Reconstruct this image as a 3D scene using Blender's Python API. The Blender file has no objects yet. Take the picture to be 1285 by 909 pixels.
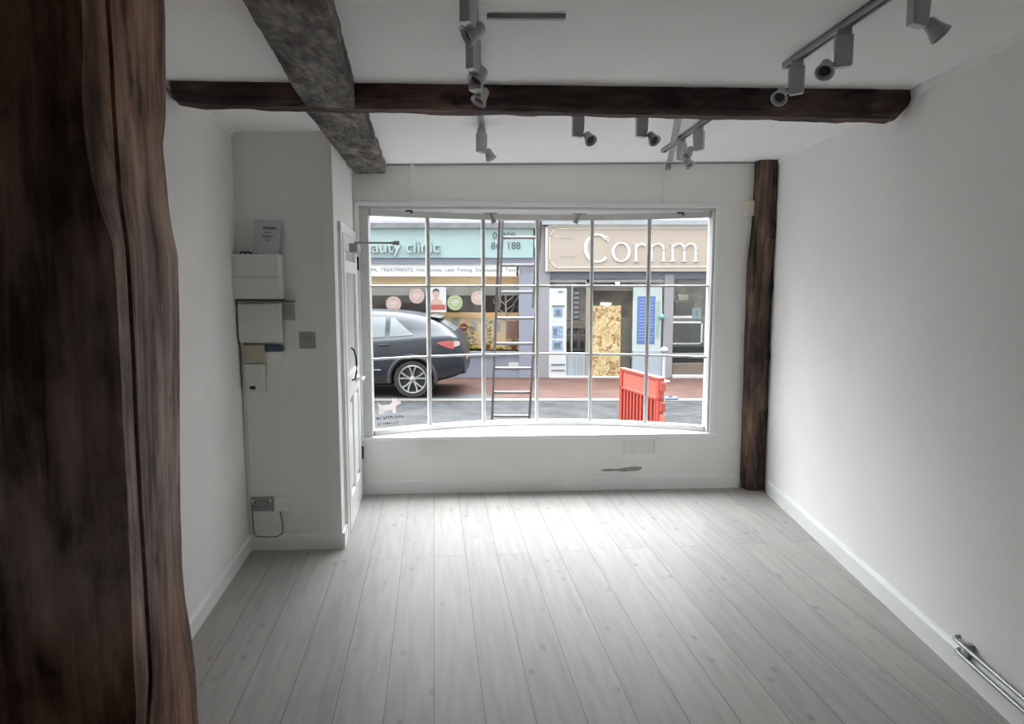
import bpy, bmesh, math, random
from mathutils import Vector, Matrix, noise
random.seed(7)
SC = bpy.context.scene
COL = SC.collection
PI = math.pi

# ------------------------------------------------------------------ camera
FPX, CAMH = 870.0, 1.65
PITCH = math.atan(98.5 / FPX)
cam_d = bpy.data.cameras.new('camera')
cam = bpy.data.objects.new('camera', cam_d)
COL.objects.link(cam)
cam_d.sensor_fit = 'HORIZONTAL'
cam_d.sensor_width = 36.0
cam_d.lens = FPX / 1285.0 * 36.0
cam_d.clip_start = 0.02
cam_d.clip_end = 300
cam.location = (0, 0, CAMH)
cam.rotation_euler = (PI / 2 - PITCH, 0, 0)
SC.camera = cam

# ------------------------------------------------------------------ world (bright overcast sky, brightest behind the shops opposite)
SKY_BASE, SKY_GLOW = 1.0, 10.8
SC.view_settings.view_transform = 'Standard'
SC.view_settings.look = 'None'
SC.view_settings.gamma = 1.0
SC.view_settings.use_curve_mapping = False
SC.view_settings.exposure = 1.5
wd = bpy.data.worlds.new('sky')
SC.world = wd
wd.use_nodes = True
nt = wd.node_tree
nt.nodes.clear()
N = nt.nodes.new
tc = N('ShaderNodeTexCoord')
dot = N('ShaderNodeVectorMath'); dot.operation = 'DOT_PRODUCT'
gd = Vector((-0.16, 0.27, 0.95)).normalized()
dot.inputs[1].default_value = gd
nt.links.new(tc.outputs['Generated'], dot.inputs[0])
mr = N('ShaderNodeMapRange'); mr.interpolation_type = 'SMOOTHSTEP'
mr.inputs['From Min'].default_value = 0.42
mr.inputs['From Max'].default_value = 1.0
mr.inputs['To Min'].default_value = SKY_BASE
mr.inputs['To Max'].default_value = SKY_GLOW
nt.links.new(dot.outputs['Value'], mr.inputs['Value'])
bg = N('ShaderNodeBackground'); bg.inputs['Color'].default_value = (0.93, 0.965, 1.0, 1)
nt.links.new(mr.outputs['Result'], bg.inputs['Strength'])
ow = N('ShaderNodeOutputWorld')
nt.links.new(bg.outputs[0], ow.inputs[0])
cy = SC.cycles
cy.max_bounces = 14
cy.diffuse_bounces = 9
cy.glossy_bounces = 6
cy.transparent_max_bounces = 16
cy.transmission_bounces = 8
cy.use_denoising = True
cy.sample_clamp_indirect = 6.0
cy.caustics_reflective = False
cy.caustics_refractive = False

# ------------------------------------------------------------------ helpers
def ray(px, py):
    u = (px - 642.5) / FPX; v = (py - 454.5) / FPX
    c, s = math.cos(PITCH), math.sin(PITCH)
    return Vector((u, c - v * s, -s - v * c))

def at(px, py, Y):
    r = ray(px, py)
    return Vector((0, 0, CAMH)) + r * (Y / r.y)

class MB:
    def __init__(self):
        self.bm = bmesh.new()
    def face(self, pts):
        vs = [self.bm.verts.new(p) for p in pts]
        return self.bm.faces.new(vs)
    def box(self, a, b, M=None):
        x0, y0, z0 = a; x1, y1, z1 = b
        c = [(x0, y0, z0), (x1, y0, z0), (x1, y1, z0), (x0, y1, z0), (x0, y0, z1), (x1, y0, z1), (x1, y1, z1), (x0, y1, z1)]
        if M is not None:
            c = [M @ Vector(p) for p in c]
        v = [self.bm.verts.new(p) for p in c]
        for f in ((0, 3, 2, 1), (4, 5, 6, 7), (0, 1, 5, 4), (1, 2, 6, 5), (2, 3, 7, 6), (3, 0, 4, 7)):
            self.bm.faces.new([v[i] for i in f])
        return self
    def loft(self, rings, caps=True, closed=True):
        R = [[self.bm.verts.new(p) for p in r] for r in rings]
        n = len(R[0])
        for a, b in zip(R[:-1], R[1:]):
            for i in range(n if closed else n - 1):
                j = (i + 1) % n
                self.bm.faces.new((a[i], a[j], b[j], b[i]))
        if caps:
            self.bm.faces.new(list(reversed(R[0])))
            self.bm.faces.new(R[-1])
        return self
    def prism(self, poly, z0, z1, M=None):          # poly in xy, extruded along z
        a = [Vector((p[0], p[1], z0)) for p in poly]; b = [Vector((p[0], p[1], z1)) for p in poly]
        if M is not None:
            a = [M @ p for p in a]; b = [M @ p for p in b]
        return self.loft([a, b])
    def tube(self, pts, r, n=8, caps=True):
        pts = [Vector(p) for p in pts]
        rings = []
        up = Vector((0, 0, 1))
        for i, p in enumerate(pts):
            t = (pts[min(i + 1, len(pts) - 1)] - pts[max(i - 1, 0)]).normalized()
            q = t.cross(up)
            if q.length < 1e-3: q = t.cross(Vector((1, 0, 0)))
            q.normalize(); w = t.cross(q)
            rr = r[i] if isinstance(r, (list, tuple)) else r
            rings.append([p + q * math.cos(2 * PI * k / n) * rr + w * math.sin(2 * PI * k / n) * rr for k in range(n)])
        return self.loft(rings, caps)
    def lathe(self, prof, M=None, n=20, caps=True):  # prof (r, z) about local z
        rings = []
        for r, z in prof:
            ring = [Vector((r * math.cos(2 * PI * k / n), r * math.sin(2 * PI * k / n), z)) for k in range(n)]
            rings.append([M @ p for p in ring] if M is not None else ring)
        return self.loft(rings, caps)
    def ball(self, c, r, sx=1, sy=1, sz=1, u=14, v=9):
        M = Matrix.Translation(c) @ Matrix.Diagonal((r * sx, r * sy, r * sz, 1))
        bmesh.ops.create_uvsphere(self.bm, u_segments=u, v_segments=v, radius=1, matrix=M)
        return self
    def build(self, name, mat, parent=None, smooth=False, bevel=0, recalc=True, seg=2):
        if recalc:
            bmesh.ops.recalc_face_normals(self.bm, faces=self.bm.faces)
        me = bpy.data.meshes.new(name)
        self.bm.to_mesh(me); self.bm.free()
        me.materials.append(mat)
        if smooth:
            me.polygons.foreach_set('use_smooth', [True] * len(me.polygons))
            me.set_sharp_from_angle(angle=math.radians(38))
        o = bpy.data.objects.new(name, me)
        COL.objects.link(o)
        if parent is not None:
            o.parent = parent
        if bevel:
            m = o.modifiers.new('bevel', 'BEVEL'); m.width = bevel; m.segments = seg; m.limit_method = 'ANGLE'
        return o

def tag(o, label, cat, group=None, kind=None):
    o['label'] = label; o['category'] = cat
    if group: o['group'] = group
    if kind: o['kind'] = kind
    return o

def thing(name, label, cat, loc=(0, 0, 0), rotz=0.0, group=None):
    o = bpy.data.objects.new(name, None)
    COL.objects.link(o)
    o.empty_display_size = 0.1
    o.location = loc; o.rotation_euler = (0, 0, rotz)
    return tag(o, label, cat, group)

def struct(o, label=None, cat='room'):
    o['kind'] = 'structure'
    o['label'] = label; o['category'] = cat
    return o

def kids(o):
    return [c for c in bpy.data.objects if c.parent == o]

def dup(root, loc, rotz=0.0, label=None, group=None):
    r = root.copy(); COL.objects.link(r); r.location = loc; r.rotation_euler = (0, 0, rotz)
    if label: r['label'] = label
    if group: r['group'] = group
    for ch in kids(root):
        c = ch.copy(); COL.objects.link(c); c.parent = r
        for g in kids(ch):
            d = g.copy(); COL.objects.link(d); d.parent = c
    return r

# ------------------------------------------------------------------ materials
def new_mat(name):
    m = bpy.data.materials.new(name); m.use_nodes = True
    t = m.node_tree
    return m, t, t.nodes['Principled BSDF']

def ramp(t, stops):
    r = t.nodes.new('ShaderNodeValToRGB')
    e = r.color_ramp.elements
    while len(e) > 1: e.remove(e[-1])
    e[0].position = stops[0][0]; e[0].color = (*stops[0][1], 1)
    for p, c in stops[1:]:
        x = e.new(p); x.color = (*c, 1)
    return r

def mat(name, col, rough=0.6, metal=0.0, var=0.06, scale=9.0, bump=0.0, stretch=(1, 1, 1), coat=0.0, spec=0.5):
    m, t, b = new_mat(name)
    L = t.links.new
    tcn = t.nodes.new('ShaderNodeTexCoord')
    mp = t.nodes.new('ShaderNodeMapping'); mp.inputs['Scale'].default_value = stretch
    L(tcn.outputs['Object'], mp.inputs['Vector'])
    nz = t.nodes.new('ShaderNodeTexNoise'); nz.inputs['Scale'].default_value = scale; nz.inputs['Detail'].default_value = 5
    L(mp.outputs[0], nz.inputs['Vector'])
    r = ramp(t, [(0.3, tuple(c * (1 - var) for c in col)), (0.7, tuple(min(1, c * (1 + var)) for c in col))])
    L(nz.outputs['Fac'], r.inputs['Fac'])
    L(r.outputs['Color'], b.inputs['Base Color'])
    b.inputs['Roughness'].default_value = rough
    b.inputs['Metallic'].default_value = metal
    b.inputs['Coat Weight'].default_value = coat
    b.inputs['Specular IOR Level'].default_value = spec
    if bump:
        bp = t.nodes.new('ShaderNodeBump'); bp.inputs['Strength'].default_value = bump; bp.inputs['Distance'].default_value = 0.02
        L(nz.outputs['Fac'], bp.inputs['Height']); L(bp.outputs[0], b.inputs['Normal'])
    return m

EXT = 0.43
def dull(name, col, *a, **k):          # street-side colours scaled darker to hold them down under the bright sky
    return mat(name, tuple(c * EXT for c in col), *a, **k)

def wood(name, dark, mid, light, axis, scale=1.0, rough=0.75, bump=0.6, st=0.07, stain=None):
    """old timber: grain stretched along axis ('x','y','z'), pits and blotches"""
    m, t, b = new_mat(name)
    L = t.links.new
    tcn = t.nodes.new('ShaderNodeTexCoord')
    st = {'x': (st, 1, 1), 'y': (1, st, 1), 'z': (1, 1, st)}[axis]
    mp = t.nodes.new('ShaderNodeMapping'); mp.inputs['Scale'].default_value = st
    L(tcn.outputs['Object'], mp.inputs['Vector'])
    n1 = t.nodes.new('ShaderNodeTexNoise'); n1.inputs['Scale'].default_value = 34 * scale; n1.inputs['Detail'].default_value = 8; n1.inputs['Distortion'].default_value = 0.6
    L(mp.outputs[0], n1.inputs['Vector'])
    n2 = t.nodes.new('ShaderNodeTexNoise'); n2.inputs['Scale'].default_value = 6 * scale; n2.inputs['Detail'].default_value = 6
    mp2 = t.nodes.new('ShaderNodeMapping'); mp2.inputs['Scale'].default_value = tuple(0.35 if s < 1 else 1 for s in st)
    L(tcn.outputs['Object'], mp2.inputs['Vector']); L(mp2.outputs[0], n2.inputs['Vector'])
    mx = t.nodes.new('ShaderNodeMath'); mx.operation = 'MULTIPLY_ADD'
    mx.inputs[1].default_value = 0.45; L(n1.outputs['Fac'], mx.inputs[0])
    sc = t.nodes.new('ShaderNodeMath'); sc.operation = 'MULTIPLY'; sc.inputs[1].default_value = 0.6
    L(n2.outputs['Fac'], sc.inputs[0]); L(sc.outputs[0], mx.inputs[2])
    r = ramp(t, [(0.40, dark), (0.52, mid), (0.66, light)])
    L(mx.outputs[0], r.inputs['Fac'])
    mk = t.nodes.new('ShaderNodeMapping'); mk.inputs['Scale'].default_value = tuple(3.2 if s_ < 1 else 9 for s_ in st)
    L(tcn.outputs['Object'], mk.inputs['Vector'])
    dn = t.nodes.new('ShaderNodeTexNoise'); dn.inputs['Scale'].default_value = 9; dn.inputs['Detail'].default_value = 4
    L(tcn.outputs['Object'], dn.inputs['Vector'])
    av = t.nodes.new('ShaderNodeVectorMath'); av.operation = 'MULTIPLY_ADD'; av.inputs[1].default_value = (0.8, 0.8, 0.8)
    L(dn.outputs['Color'], av.inputs[0]); L(mk.outputs[0], av.inputs[2])
    vo = t.nodes.new('ShaderNodeTexVoronoi'); vo.inputs['Scale'].default_value = 1.0
    L(av.outputs[0], vo.inputs['Vector'])
    kr = ramp(t, [(0.10, (0.25, 0.23, 0.22)), (0.20, (0.75, 0.73, 0.72)), (0.34, (1, 1, 1))]); L(vo.outputs['Distance'], kr.inputs['Fac'])
    bl = t.nodes.new('ShaderNodeTexNoise'); bl.inputs['Scale'].default_value = 11 * scale; bl.inputs['Detail'].default_value = 9; bl.inputs['Roughness'].default_value = 0.7
    mb2 = t.nodes.new('ShaderNodeMapping'); mb2.inputs['Scale'].default_value = tuple(0.4 if s_ < 1 else 1 for s_ in st)
    L(tcn.outputs['Object'], mb2.inputs['Vector']); L(mb2.outputs[0], bl.inputs['Vector'])
    br_ = ramp(t, [(0.36, (0.42, 0.38, 0.36)), (0.50, (0.95, 0.95, 0.95)), (0.66, (1.25, 1.22, 1.2))]); L(bl.outputs['Fac'], br_.inputs['Fac'])
    m1 = t.nodes.new('ShaderNodeMix'); m1.data_type = 'RGBA'; m1.blend_type = 'MULTIPLY'; m1.inputs['Factor'].default_value = 1
    L(r.outputs['Color'], m1.inputs[6]); L(kr.outputs['Color'], m1.inputs[7])
    m2 = t.nodes.new('ShaderNodeMix'); m2.data_type = 'RGBA'; m2.blend_type = 'MULTIPLY'; m2.inputs['Factor'].default_value = 1
    L(m1.outputs[2], m2.inputs[6]); L(br_.outputs['Color'], m2.inputs[7])
    last = m2.outputs[2]
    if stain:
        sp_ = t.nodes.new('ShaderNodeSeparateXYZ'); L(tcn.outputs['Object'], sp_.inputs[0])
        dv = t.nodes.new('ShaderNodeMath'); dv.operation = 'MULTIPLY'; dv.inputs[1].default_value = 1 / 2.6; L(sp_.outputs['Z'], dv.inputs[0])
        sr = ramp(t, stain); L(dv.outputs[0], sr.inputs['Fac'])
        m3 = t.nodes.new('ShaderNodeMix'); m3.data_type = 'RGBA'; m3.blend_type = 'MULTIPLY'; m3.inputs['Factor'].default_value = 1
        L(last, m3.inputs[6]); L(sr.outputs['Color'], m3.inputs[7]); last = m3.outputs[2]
    L(last, b.inputs['Base Color'])
    b.inputs['Roughness'].default_value = rough
    b.inputs['Specular IOR Level'].default_value = 0.3
    bp = t.nodes.new('ShaderNodeBump'); bp.inputs['Strength'].default_value = bump; bp.inputs['Distance'].default_value = 0.012
    L(mx.outputs[0], bp.inputs['Height']); L(bp.outputs[0], b.inputs['Normal'])
    return m

def floor_material():
    m, t, b = new_mat('pale_laminate')
    L = t.links.new
    tcn = t.nodes.new('ShaderNodeTexCoord')
    ang = math.radians(6.4)
    a = (-math.sin(ang), math.cos(ang), 0); p = (math.cos(ang), math.sin(ang), 0)
    da = t.nodes.new('ShaderNodeVectorMath'); da.operation = 'DOT_PRODUCT'; da.inputs[1].default_value = a
    dp = t.nodes.new('ShaderNodeVectorMath'); dp.operation = 'DOT_PRODUCT'; dp.inputs[1].default_value = p
    L(tcn.outputs['Object'], da.inputs[0]); L(tcn.outputs['Object'], dp.inputs[0])
    ad = t.nodes.new('ShaderNodeMath'); ad.inputs[1].default_value = 0.0186 + 0.192 * 40
    L(dp.outputs['Value'], ad.inputs[0])
    ad2 = t.nodes.new('ShaderNodeMath'); ad2.inputs[1].default_value = 20.0
    L(da.outputs['Value'], ad2.inputs[0])
    cb = t.nodes.new('ShaderNodeCombineXYZ'); L(ad2.outputs[0], cb.inputs[0]); L(ad.outputs[0], cb.inputs[1])
    br = t.nodes.new('ShaderNodeTexBrick')
    br.offset = 0.37; br.offset_frequency = 2
    br.inputs['Scale'].default_value = 1.0
    br.inputs['Brick Width'].default_value = 5.2; br.inputs['Row Height'].default_value = 0.192
    br.inputs['Mortar Size'].default_value = 0.0016; br.inputs['Mortar Smooth'].default_value = 0.2
    br.inputs['Color1'].default_value = (0.0, 0.0, 0.0, 1); br.inputs['Color2'].default_value = (1, 1, 1, 1)
    br.inputs['Mortar'].default_value = (0.5, 0.5, 0.5, 1)
    L(cb.outputs[0], br.inputs['Vector'])
    # grain, shifted per plank
    sh = t.nodes.new('ShaderNodeVectorMath'); sh.operation = 'SCALE'; sh.inputs['Scale'].default_value = 3.1
    L(br.outputs['Color'], sh.inputs[0])
    av = t.nodes.new('ShaderNodeVectorMath'); av.operation = 'ADD'
    L(cb.outputs[0], av.inputs[0]); L(sh.outputs[0], av.inputs[1])
    mp = t.nodes.new('ShaderNodeMapping'); mp.inputs['Scale'].default_value = (0.09, 1.0, 1.0)
    L(av.outputs[0], mp.inputs['Vector'])
    g = t.nodes.new('ShaderNodeTexNoise'); g.inputs['Scale'].default_value = 30; g.inputs['Detail'].default_value = 7; g.inputs['Distortion'].default_value = 0.3
    L(mp.outputs[0], g.inputs['Vector'])
    gr = ramp(t, [(0.30, (0.355, 0.339, 0.322)), (0.52, (0.40, 0.384, 0.366)), (0.72, (0.435, 0.42, 0.402))])
    L(g.outputs['Fac'], gr.inputs['Fac'])
    # knots
    mk = t.nodes.new('ShaderNodeMapping'); mk.inputs['Scale'].default_value = (5.0, 9.0, 1.0)
    L(av.outputs[0], mk.inputs['Vector'])
    vo = t.nodes.new('ShaderNodeTexVoronoi'); vo.inputs['Scale'].default_value = 1.0
    L(mk.outputs[0], vo.inputs['Vector'])
    kr = ramp(t, [(0.04, (0.70, 0.68, 0.66)), (0.10, (0.90, 0.89, 0.88)), (0.20, (1, 1, 1))])
    L(vo.outputs['Distance'], kr.inputs['Fac'])
    mu = t.nodes.new('ShaderNodeMix'); mu.data_type = 'RGBA'; mu.blend_type = 'MULTIPLY'; mu.inputs['Factor'].default_value = 1
    L(gr.outputs['Color'], mu.inputs[6]); L(kr.outputs['Color'], mu.inputs[7])
    # plank tone
    pr = ramp(t, [(0.0, (0.93, 0.93, 0.94)), (1.0, (1.03, 1.02, 1.01))])
    L(br.outputs['Color'], pr.inputs['Fac'])
    mu2 = t.nodes.new('ShaderNodeMix'); mu2.data_type = 'RGBA'; mu2.blend_type = 'MULTIPLY'; mu2.inputs['Factor'].default_value = 1
    L(mu.outputs[2], mu2.inputs[6]); L(pr.outputs['Color'], mu2.inputs[7])
    mm = t.nodes.new('ShaderNodeMix'); mm.data_type = 'RGBA'
    L(br.outputs['Fac'], mm.inputs['Factor']); L(mu2.outputs[2], mm.inputs[6]); mm.inputs[7].default_value = (0.16, 0.155, 0.15, 1)
    L(mm.outputs[2], b.inputs['Base Color'])
    rr = t.nodes.new('ShaderNodeMapRange'); rr.inputs['To Min'].default_value = 0.36; rr.inputs['To Max'].default_value = 0.46
    L(g.outputs['Fac'], rr.inputs['Value']); L(rr.outputs[0], b.inputs['Roughness'])
    b.inputs['Specular IOR Level'].default_value = 0.07
    bp = t.nodes.new('ShaderNodeBump'); bp.inputs['Strength'].default_value = 0.12; bp.inputs['Distance'].default_value = 0.004; bp.invert = True
    L(br.outputs['Fac'], bp.inputs['Height']); L(bp.outputs[0], b.inputs['Normal'])
    return m

def brick_paving():
    m, t, b = new_mat('brick_paving')
    L = t.links.new
    tcn = t.nodes.new('ShaderNodeTexCoord')
    br = t.nodes.new('ShaderNodeTexBrick'); br.inputs['Scale'].default_value = 1.0
    br.inputs['Brick Width'].default_value = 0.21; br.inputs['Row Height'].default_value = 0.105; br.inputs['Mortar Size'].default_value = 0.006
    br.inputs['Color1'].default_value = (0.058, 0.023, 0.017, 1); br.inputs['Color2'].default_value = (0.060, 0.034, 0.027, 1); br.inputs['Mortar'].default_value = (0.036, 0.031, 0.028, 1)
    L(tcn.outputs['Object'], br.inputs['Vector'])
    n = t.nodes.new('ShaderNodeTexNoise'); n.inputs['Scale'].default_value = 2.2; n.inputs['Detail'].default_value = 6
    L(tcn.outputs['Object'], n.inputs['Vector'])
    r = ramp(t, [(0.35, (0.75, 0.75, 0.75)), (0.65, (1.15, 1.12, 1.1))]); L(n.outputs['Fac'], r.inputs['Fac'])
    mu = t.nodes.new('ShaderNodeMix'); mu.data_type = 'RGBA'; mu.blend_type = 'MULTIPLY'; mu.inputs['Factor'].default_value = 1
    L(br.outputs['Color'], mu.inputs[6]); L(r.outputs['Color'], mu.inputs[7]); L(mu.outputs[2], b.inputs['Base Color'])
    b.inputs['Roughness'].default_value = 0.7; b.inputs['Specular IOR Level'].default_value = 0.2
    return m

def asphalt():
    m, t, b = new_mat('worn_setts')
    L = t.links.new
    tcn = t.nodes.new('ShaderNodeTexCoord')
    mp = t.nodes.new('ShaderNodeMapping'); mp.inputs['Scale'].default_value = (5.0, 9.0, 1)
    L(tcn.outputs['Object'], mp.inputs['Vector'])
    v = t.nodes.new('ShaderNodeTexVoronoi'); v.feature = 'DISTANCE_TO_EDGE'; v.inputs['Scale'].default_value = 1.3
    L(mp.outputs[0], v.inputs['Vector'])
    n = t.nodes.new('ShaderNodeTexNoise'); n.inputs['Scale'].default_value = 3; n.inputs['Detail'].default_value = 7
    L(tcn.outputs['Object'], n.inputs['Vector'])
    r = ramp(t, [(0.0, (0.010, 0.011, 0.012)), (0.12, (0.023, 0.024, 0.026))]); L(v.outputs['Distance'], r.inputs['Fac'])
    r2 = ramp(t, [(0.35, (0.62, 0.62, 0.62)), (0.62, (1.25, 1.24, 1.2))]); L(n.outputs['Fac'], r2.inputs['Fac'])
    mu = t.nodes.new('ShaderNodeMix'); mu.data_type = 'RGBA'; mu.blend_type = 'MULTIPLY'; mu.inputs['Factor'].default_value = 1
    L(r.outputs['Color'], mu.inputs[6]); L(r2.outputs['Color'], mu.inputs[7]); L(mu.outputs[2], b.inputs['Base Color'])
    b.inputs['Roughness'].default_value = 0.7; b.inputs['Specular IOR Level'].default_value = 0.15
    bp = t.nodes.new('ShaderNodeBump'); bp.inputs['Strength'].default_value = 0.5; bp.inputs['Distance'].default_value = 0.03
    L(v.outputs['Distance'], bp.inputs['Height']); L(bp.outputs[0], b.inputs['Normal'])
    return m

def osb():
    m, t, b = new_mat('chipboard')
    L = t.links.new
    tcn = t.nodes.new('ShaderNodeTexCoord')
    n = t.nodes.new('ShaderNodeTexNoise'); n.inputs['Scale'].default_value = 6; n.inputs['Detail'].default_value = 2
    L(tcn.outputs['Object'], n.inputs['Vector'])
    ad = t.nodes.new('ShaderNodeVectorMath'); ad.operation = 'ADD'
    L(tcn.outputs['Object'], ad.inputs[0]); L(n.outputs['Color'], ad.inputs[1])
    v = t.nodes.new('ShaderNodeTexVoronoi'); v.inputs['Scale'].default_value = 9
    L(ad.outputs[0], v.inputs['Vector'])
    sx = t.nodes.new('ShaderNodeSeparateColor'); L(v.outputs['Color'], sx.inputs[0])
    r = ramp(t, [(0.0, (0.10, 0.055, 0.022)), (0.3, (0.22, 0.145, 0.062)), (0.7, (0.31, 0.24, 0.12)), (1.0, (0.36, 0.30, 0.18))])
    L(sx.outputs[0], r.inputs['Fac']); L(r.outputs['Color'], b.inputs['Base Color'])
    b.inputs['Roughness'].default_value = 0.7
    return m

def glass(name, tint=(1, 1, 1), refl=0.6):
    m = bpy.data.materials.new(name); m.use_nodes = True
    t = m.node_tree; t.nodes.clear(); L = t.links.new
    tr = t.nodes.new('ShaderNodeBsdfTransparent'); tr.inputs['Color'].default_value = (*tint, 1)
    gl = t.nodes.new('ShaderNodeBsdfGlossy'); gl.inputs['Roughness'].default_value = 0.02
    lw = t.nodes.new('ShaderNodeFresnel'); lw.inputs['IOR'].default_value = 1.45
    mu = t.nodes.new('ShaderNodeMath'); mu.operation = 'MULTIPLY'; mu.inputs[1].default_value = refl
    L(lw.outputs[0], mu.inputs[0])
    mx = t.nodes.new('ShaderNodeMixShader'); L(mu.outputs[0], mx.inputs['Fac']); L(tr.outputs[0], mx.inputs[1]); L(gl.outputs[0], mx.inputs[2])
    o = t.nodes.new('ShaderNodeOutputMaterial'); L(mx.outputs[0], o.inputs['Surface'])
    return m

def vinyl(name, col):
    m = bpy.data.materials.new(name); m.use_nodes = True
    t = m.node_tree; t.nodes.clear(); L = t.links.new
    d = t.nodes.new('ShaderNodeBsdfDiffuse'); d.inputs['Color'].default_value = (*col, 1)
    tr = t.nodes.new('ShaderNodeBsdfTranslucent'); tr.inputs['Color'].default_value = (*col, 1)
    mx = t.nodes.new('ShaderNodeMixShader'); mx.inputs['Fac'].default_value = 0.5
    L(d.outputs[0], mx.inputs[1]); L(tr.outputs[0], mx.inputs[2])
    o = t.nodes.new('ShaderNodeOutputMaterial'); L(mx.outputs[0], o.inputs['Surface'])
    return m

def emit(name, col, s):
    m = bpy.data.materials.new(name); m.use_nodes = True
    b = m.node_tree.nodes['Principled BSDF']
    b.inputs['Base Color'].default_value = (*col, 1)
    b.inputs['Emission Color'].default_value = (*col, 1); b.inputs['Emission Strength'].default_value = s
    return m

M = {}
M['wall'] = mat('white_wall_paint', (0.85, 0.84, 0.825), 0.75, var=0.02, scale=2.5, bump=0.08)
M['ceil'] = mat('white_ceiling_paint', (0.87, 0.865, 0.855), 0.8, var=0.015, scale=2, bump=0.05)
M['gloss'] = mat('white_gloss_paint', (0.84, 0.84, 0.83), 0.35, var=0.015)
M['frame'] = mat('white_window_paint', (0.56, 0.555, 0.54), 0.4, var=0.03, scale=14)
M['door'] = mat('white_door_paint', (0.82, 0.82, 0.81), 0.35, var=0.015)
M['sillw'] = mat('white_sill_paint', (0.88, 0.88, 0.88), 0.3, var=0.01)
M['floor'] = floor_material()
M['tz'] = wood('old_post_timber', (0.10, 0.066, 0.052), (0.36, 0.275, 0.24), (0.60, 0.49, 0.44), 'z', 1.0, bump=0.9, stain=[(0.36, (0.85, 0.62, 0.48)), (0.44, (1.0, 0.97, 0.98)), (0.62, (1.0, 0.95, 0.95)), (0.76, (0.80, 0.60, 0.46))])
M['tz2'] = wood('corner_post_timber', (0.026, 0.017, 0.013), (0.10, 0.066, 0.053), (0.24, 0.15, 0.11), 'z', 1.0)
M['tx'] = wood('dark_cross_timber', (0.022, 0.014, 0.013), (0.062, 0.041, 0.037), (0.15, 0.092, 0.076), 'x', 1.0, bump=0.7)
M['ty'] = wood('grey_rough_timber', (0.03, 0.027, 0.025), (0.13, 0.118, 0.11), (0.30, 0.28, 0.26), 'y', 1.15, bump=1.0, st=0.35)
M['lamp'] = mat('silver_grey_lamp', (0.47, 0.48, 0.49), 0.42, 0.35, var=0.03)
M['rail'] = mat('silver_grey_track', (0.40, 0.41, 0.415), 0.4, 0.4, var=0.03)
M['lampd'] = mat('black_lamp_opening', (0.012, 0.012, 0.013), 0.3, var=0.02)
M['refl'] = mat('bright_lamp_reflector', (0.55, 0.55, 0.55), 0.25, 0.8, var=0.02)
M['cond'] = mat('grey_white_conduit', (0.55, 0.55, 0.55), 0.5, var=0.03)
M['condd'] = mat('grey_conduit', (0.33, 0.335, 0.34), 0.5, var=0.03)
M['plas'] = mat('white_plastic', (0.74, 0.735, 0.71), 0.4, var=0.02)
M['cream'] = mat('cream_plastic', (0.72, 0.68, 0.55), 0.45, var=0.03)
M['yel'] = mat('yellowed_plastic', (0.50, 0.49, 0.36), 0.45, var=0.03)
M['blk'] = mat('black_plastic', (0.02, 0.02, 0.022), 0.4, var=0.05)
M['iron'] = mat('black_iron', (0.015, 0.014, 0.014), 0.55, 0.3, var=0.1)
M['steel'] = mat('brushed_steel', (0.32, 0.31, 0.30), 0.38, 0.8, var=0.08, stretch=(1, 1, 12))
M['chrome'] = mat('dull_chrome', (0.45, 0.45, 0.45), 0.25, 0.9, var=0.04)
M['paper'] = mat('white_paper', (0.56, 0.56, 0.61), 0.7, var=0.02)
M['ink'] = mat('grey_ink', (0.20, 0.20, 0.23), 0.8, var=0.05)
M['blue'] = mat('dark_blue_label', (0.03, 0.07, 0.11), 0.4, var=0.05)
M['cable'] = mat('grey_cable', (0.22, 0.22, 0.21), 0.5, var=0.03)
M['scuff'] = mat('grey_scuff', (0.30, 0.29, 0.28), 0.8, var=0.3, scale=40)
M['glass'] = glass('window_glass', (0.97, 0.985, 0.98), 0.35)
M['sglass'] = glass('shop_glass', (0.92, 0.95, 0.95), 0.75)

# ------------------------------------------------------------------ the room in plan
BL = Vector((-1.198, 5.32, 0)); BR = Vector((2.035, 5.515, 0))
bd = (BR - BL).normalized(); bn = Vector((-bd.y, bd.x, 0)); BANG = math.atan2(bd.y, bd.x)
AL = Vector((-1.638, 4.166, 0)); AR = Vector((-1.063, 4.192, 0))
ad_ = (AR - AL).normalized(); AANG = math.atan2(ad_.y, ad_.x)
sd = (BL - AR).normalized(); SANG = math.atan2(sd.y, sd.x)
rdir = (BR - Vector((1.90, 2.486, 0))).normalized()
ldir = (AL - Vector((-1.507, 3.051, 0))).normalized()
YB = -4.6
RB = BR - rdir * ((BR.y - YB) / rdir.y)
LB = AL - ldir * ((AL.y - YB) / ldir.y)
def zc(x): return 2.555 + 0.016 * x
def W(s, off, z): return BL + bd * s + bn * off + Vector((0, 0, z))
ZT = 2.75

def wallbox(name, p, q, thick, z0, z1, m, label, side=1):
    d = (q - p).normalized(); n = Vector((-d.y, d.x, 0)) * side
    mb = MB(); mb.loft([[p + Vector((0, 0, z)), q + Vector((0, 0, z)), q + n * thick + Vector((0, 0, z)), p + n * thick + Vector((0, 0, z))] for z in (z0, z1)])
    return struct(mb.build(name, m), label, 'wall')

# floor
mb = MB()
o = 0.02
fl = [LB + Vector((-.1, -.1, 0)), RB + Vector((.1, -.1, 0)), BR + Vector((.1, .1, 0)), BL + Vector((-.02, .06, 0)), AR + Vector((-.12, 0.1, 0)), AL + Vector((-.1, .1, 0))]
mb.prism([(p.x, p.y) for p in fl], -0.08, 0.0)
struct(mb.build('floor', M['floor']), 'pale grey wood-effect laminate floor planks running to the window', 'floor')
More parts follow.
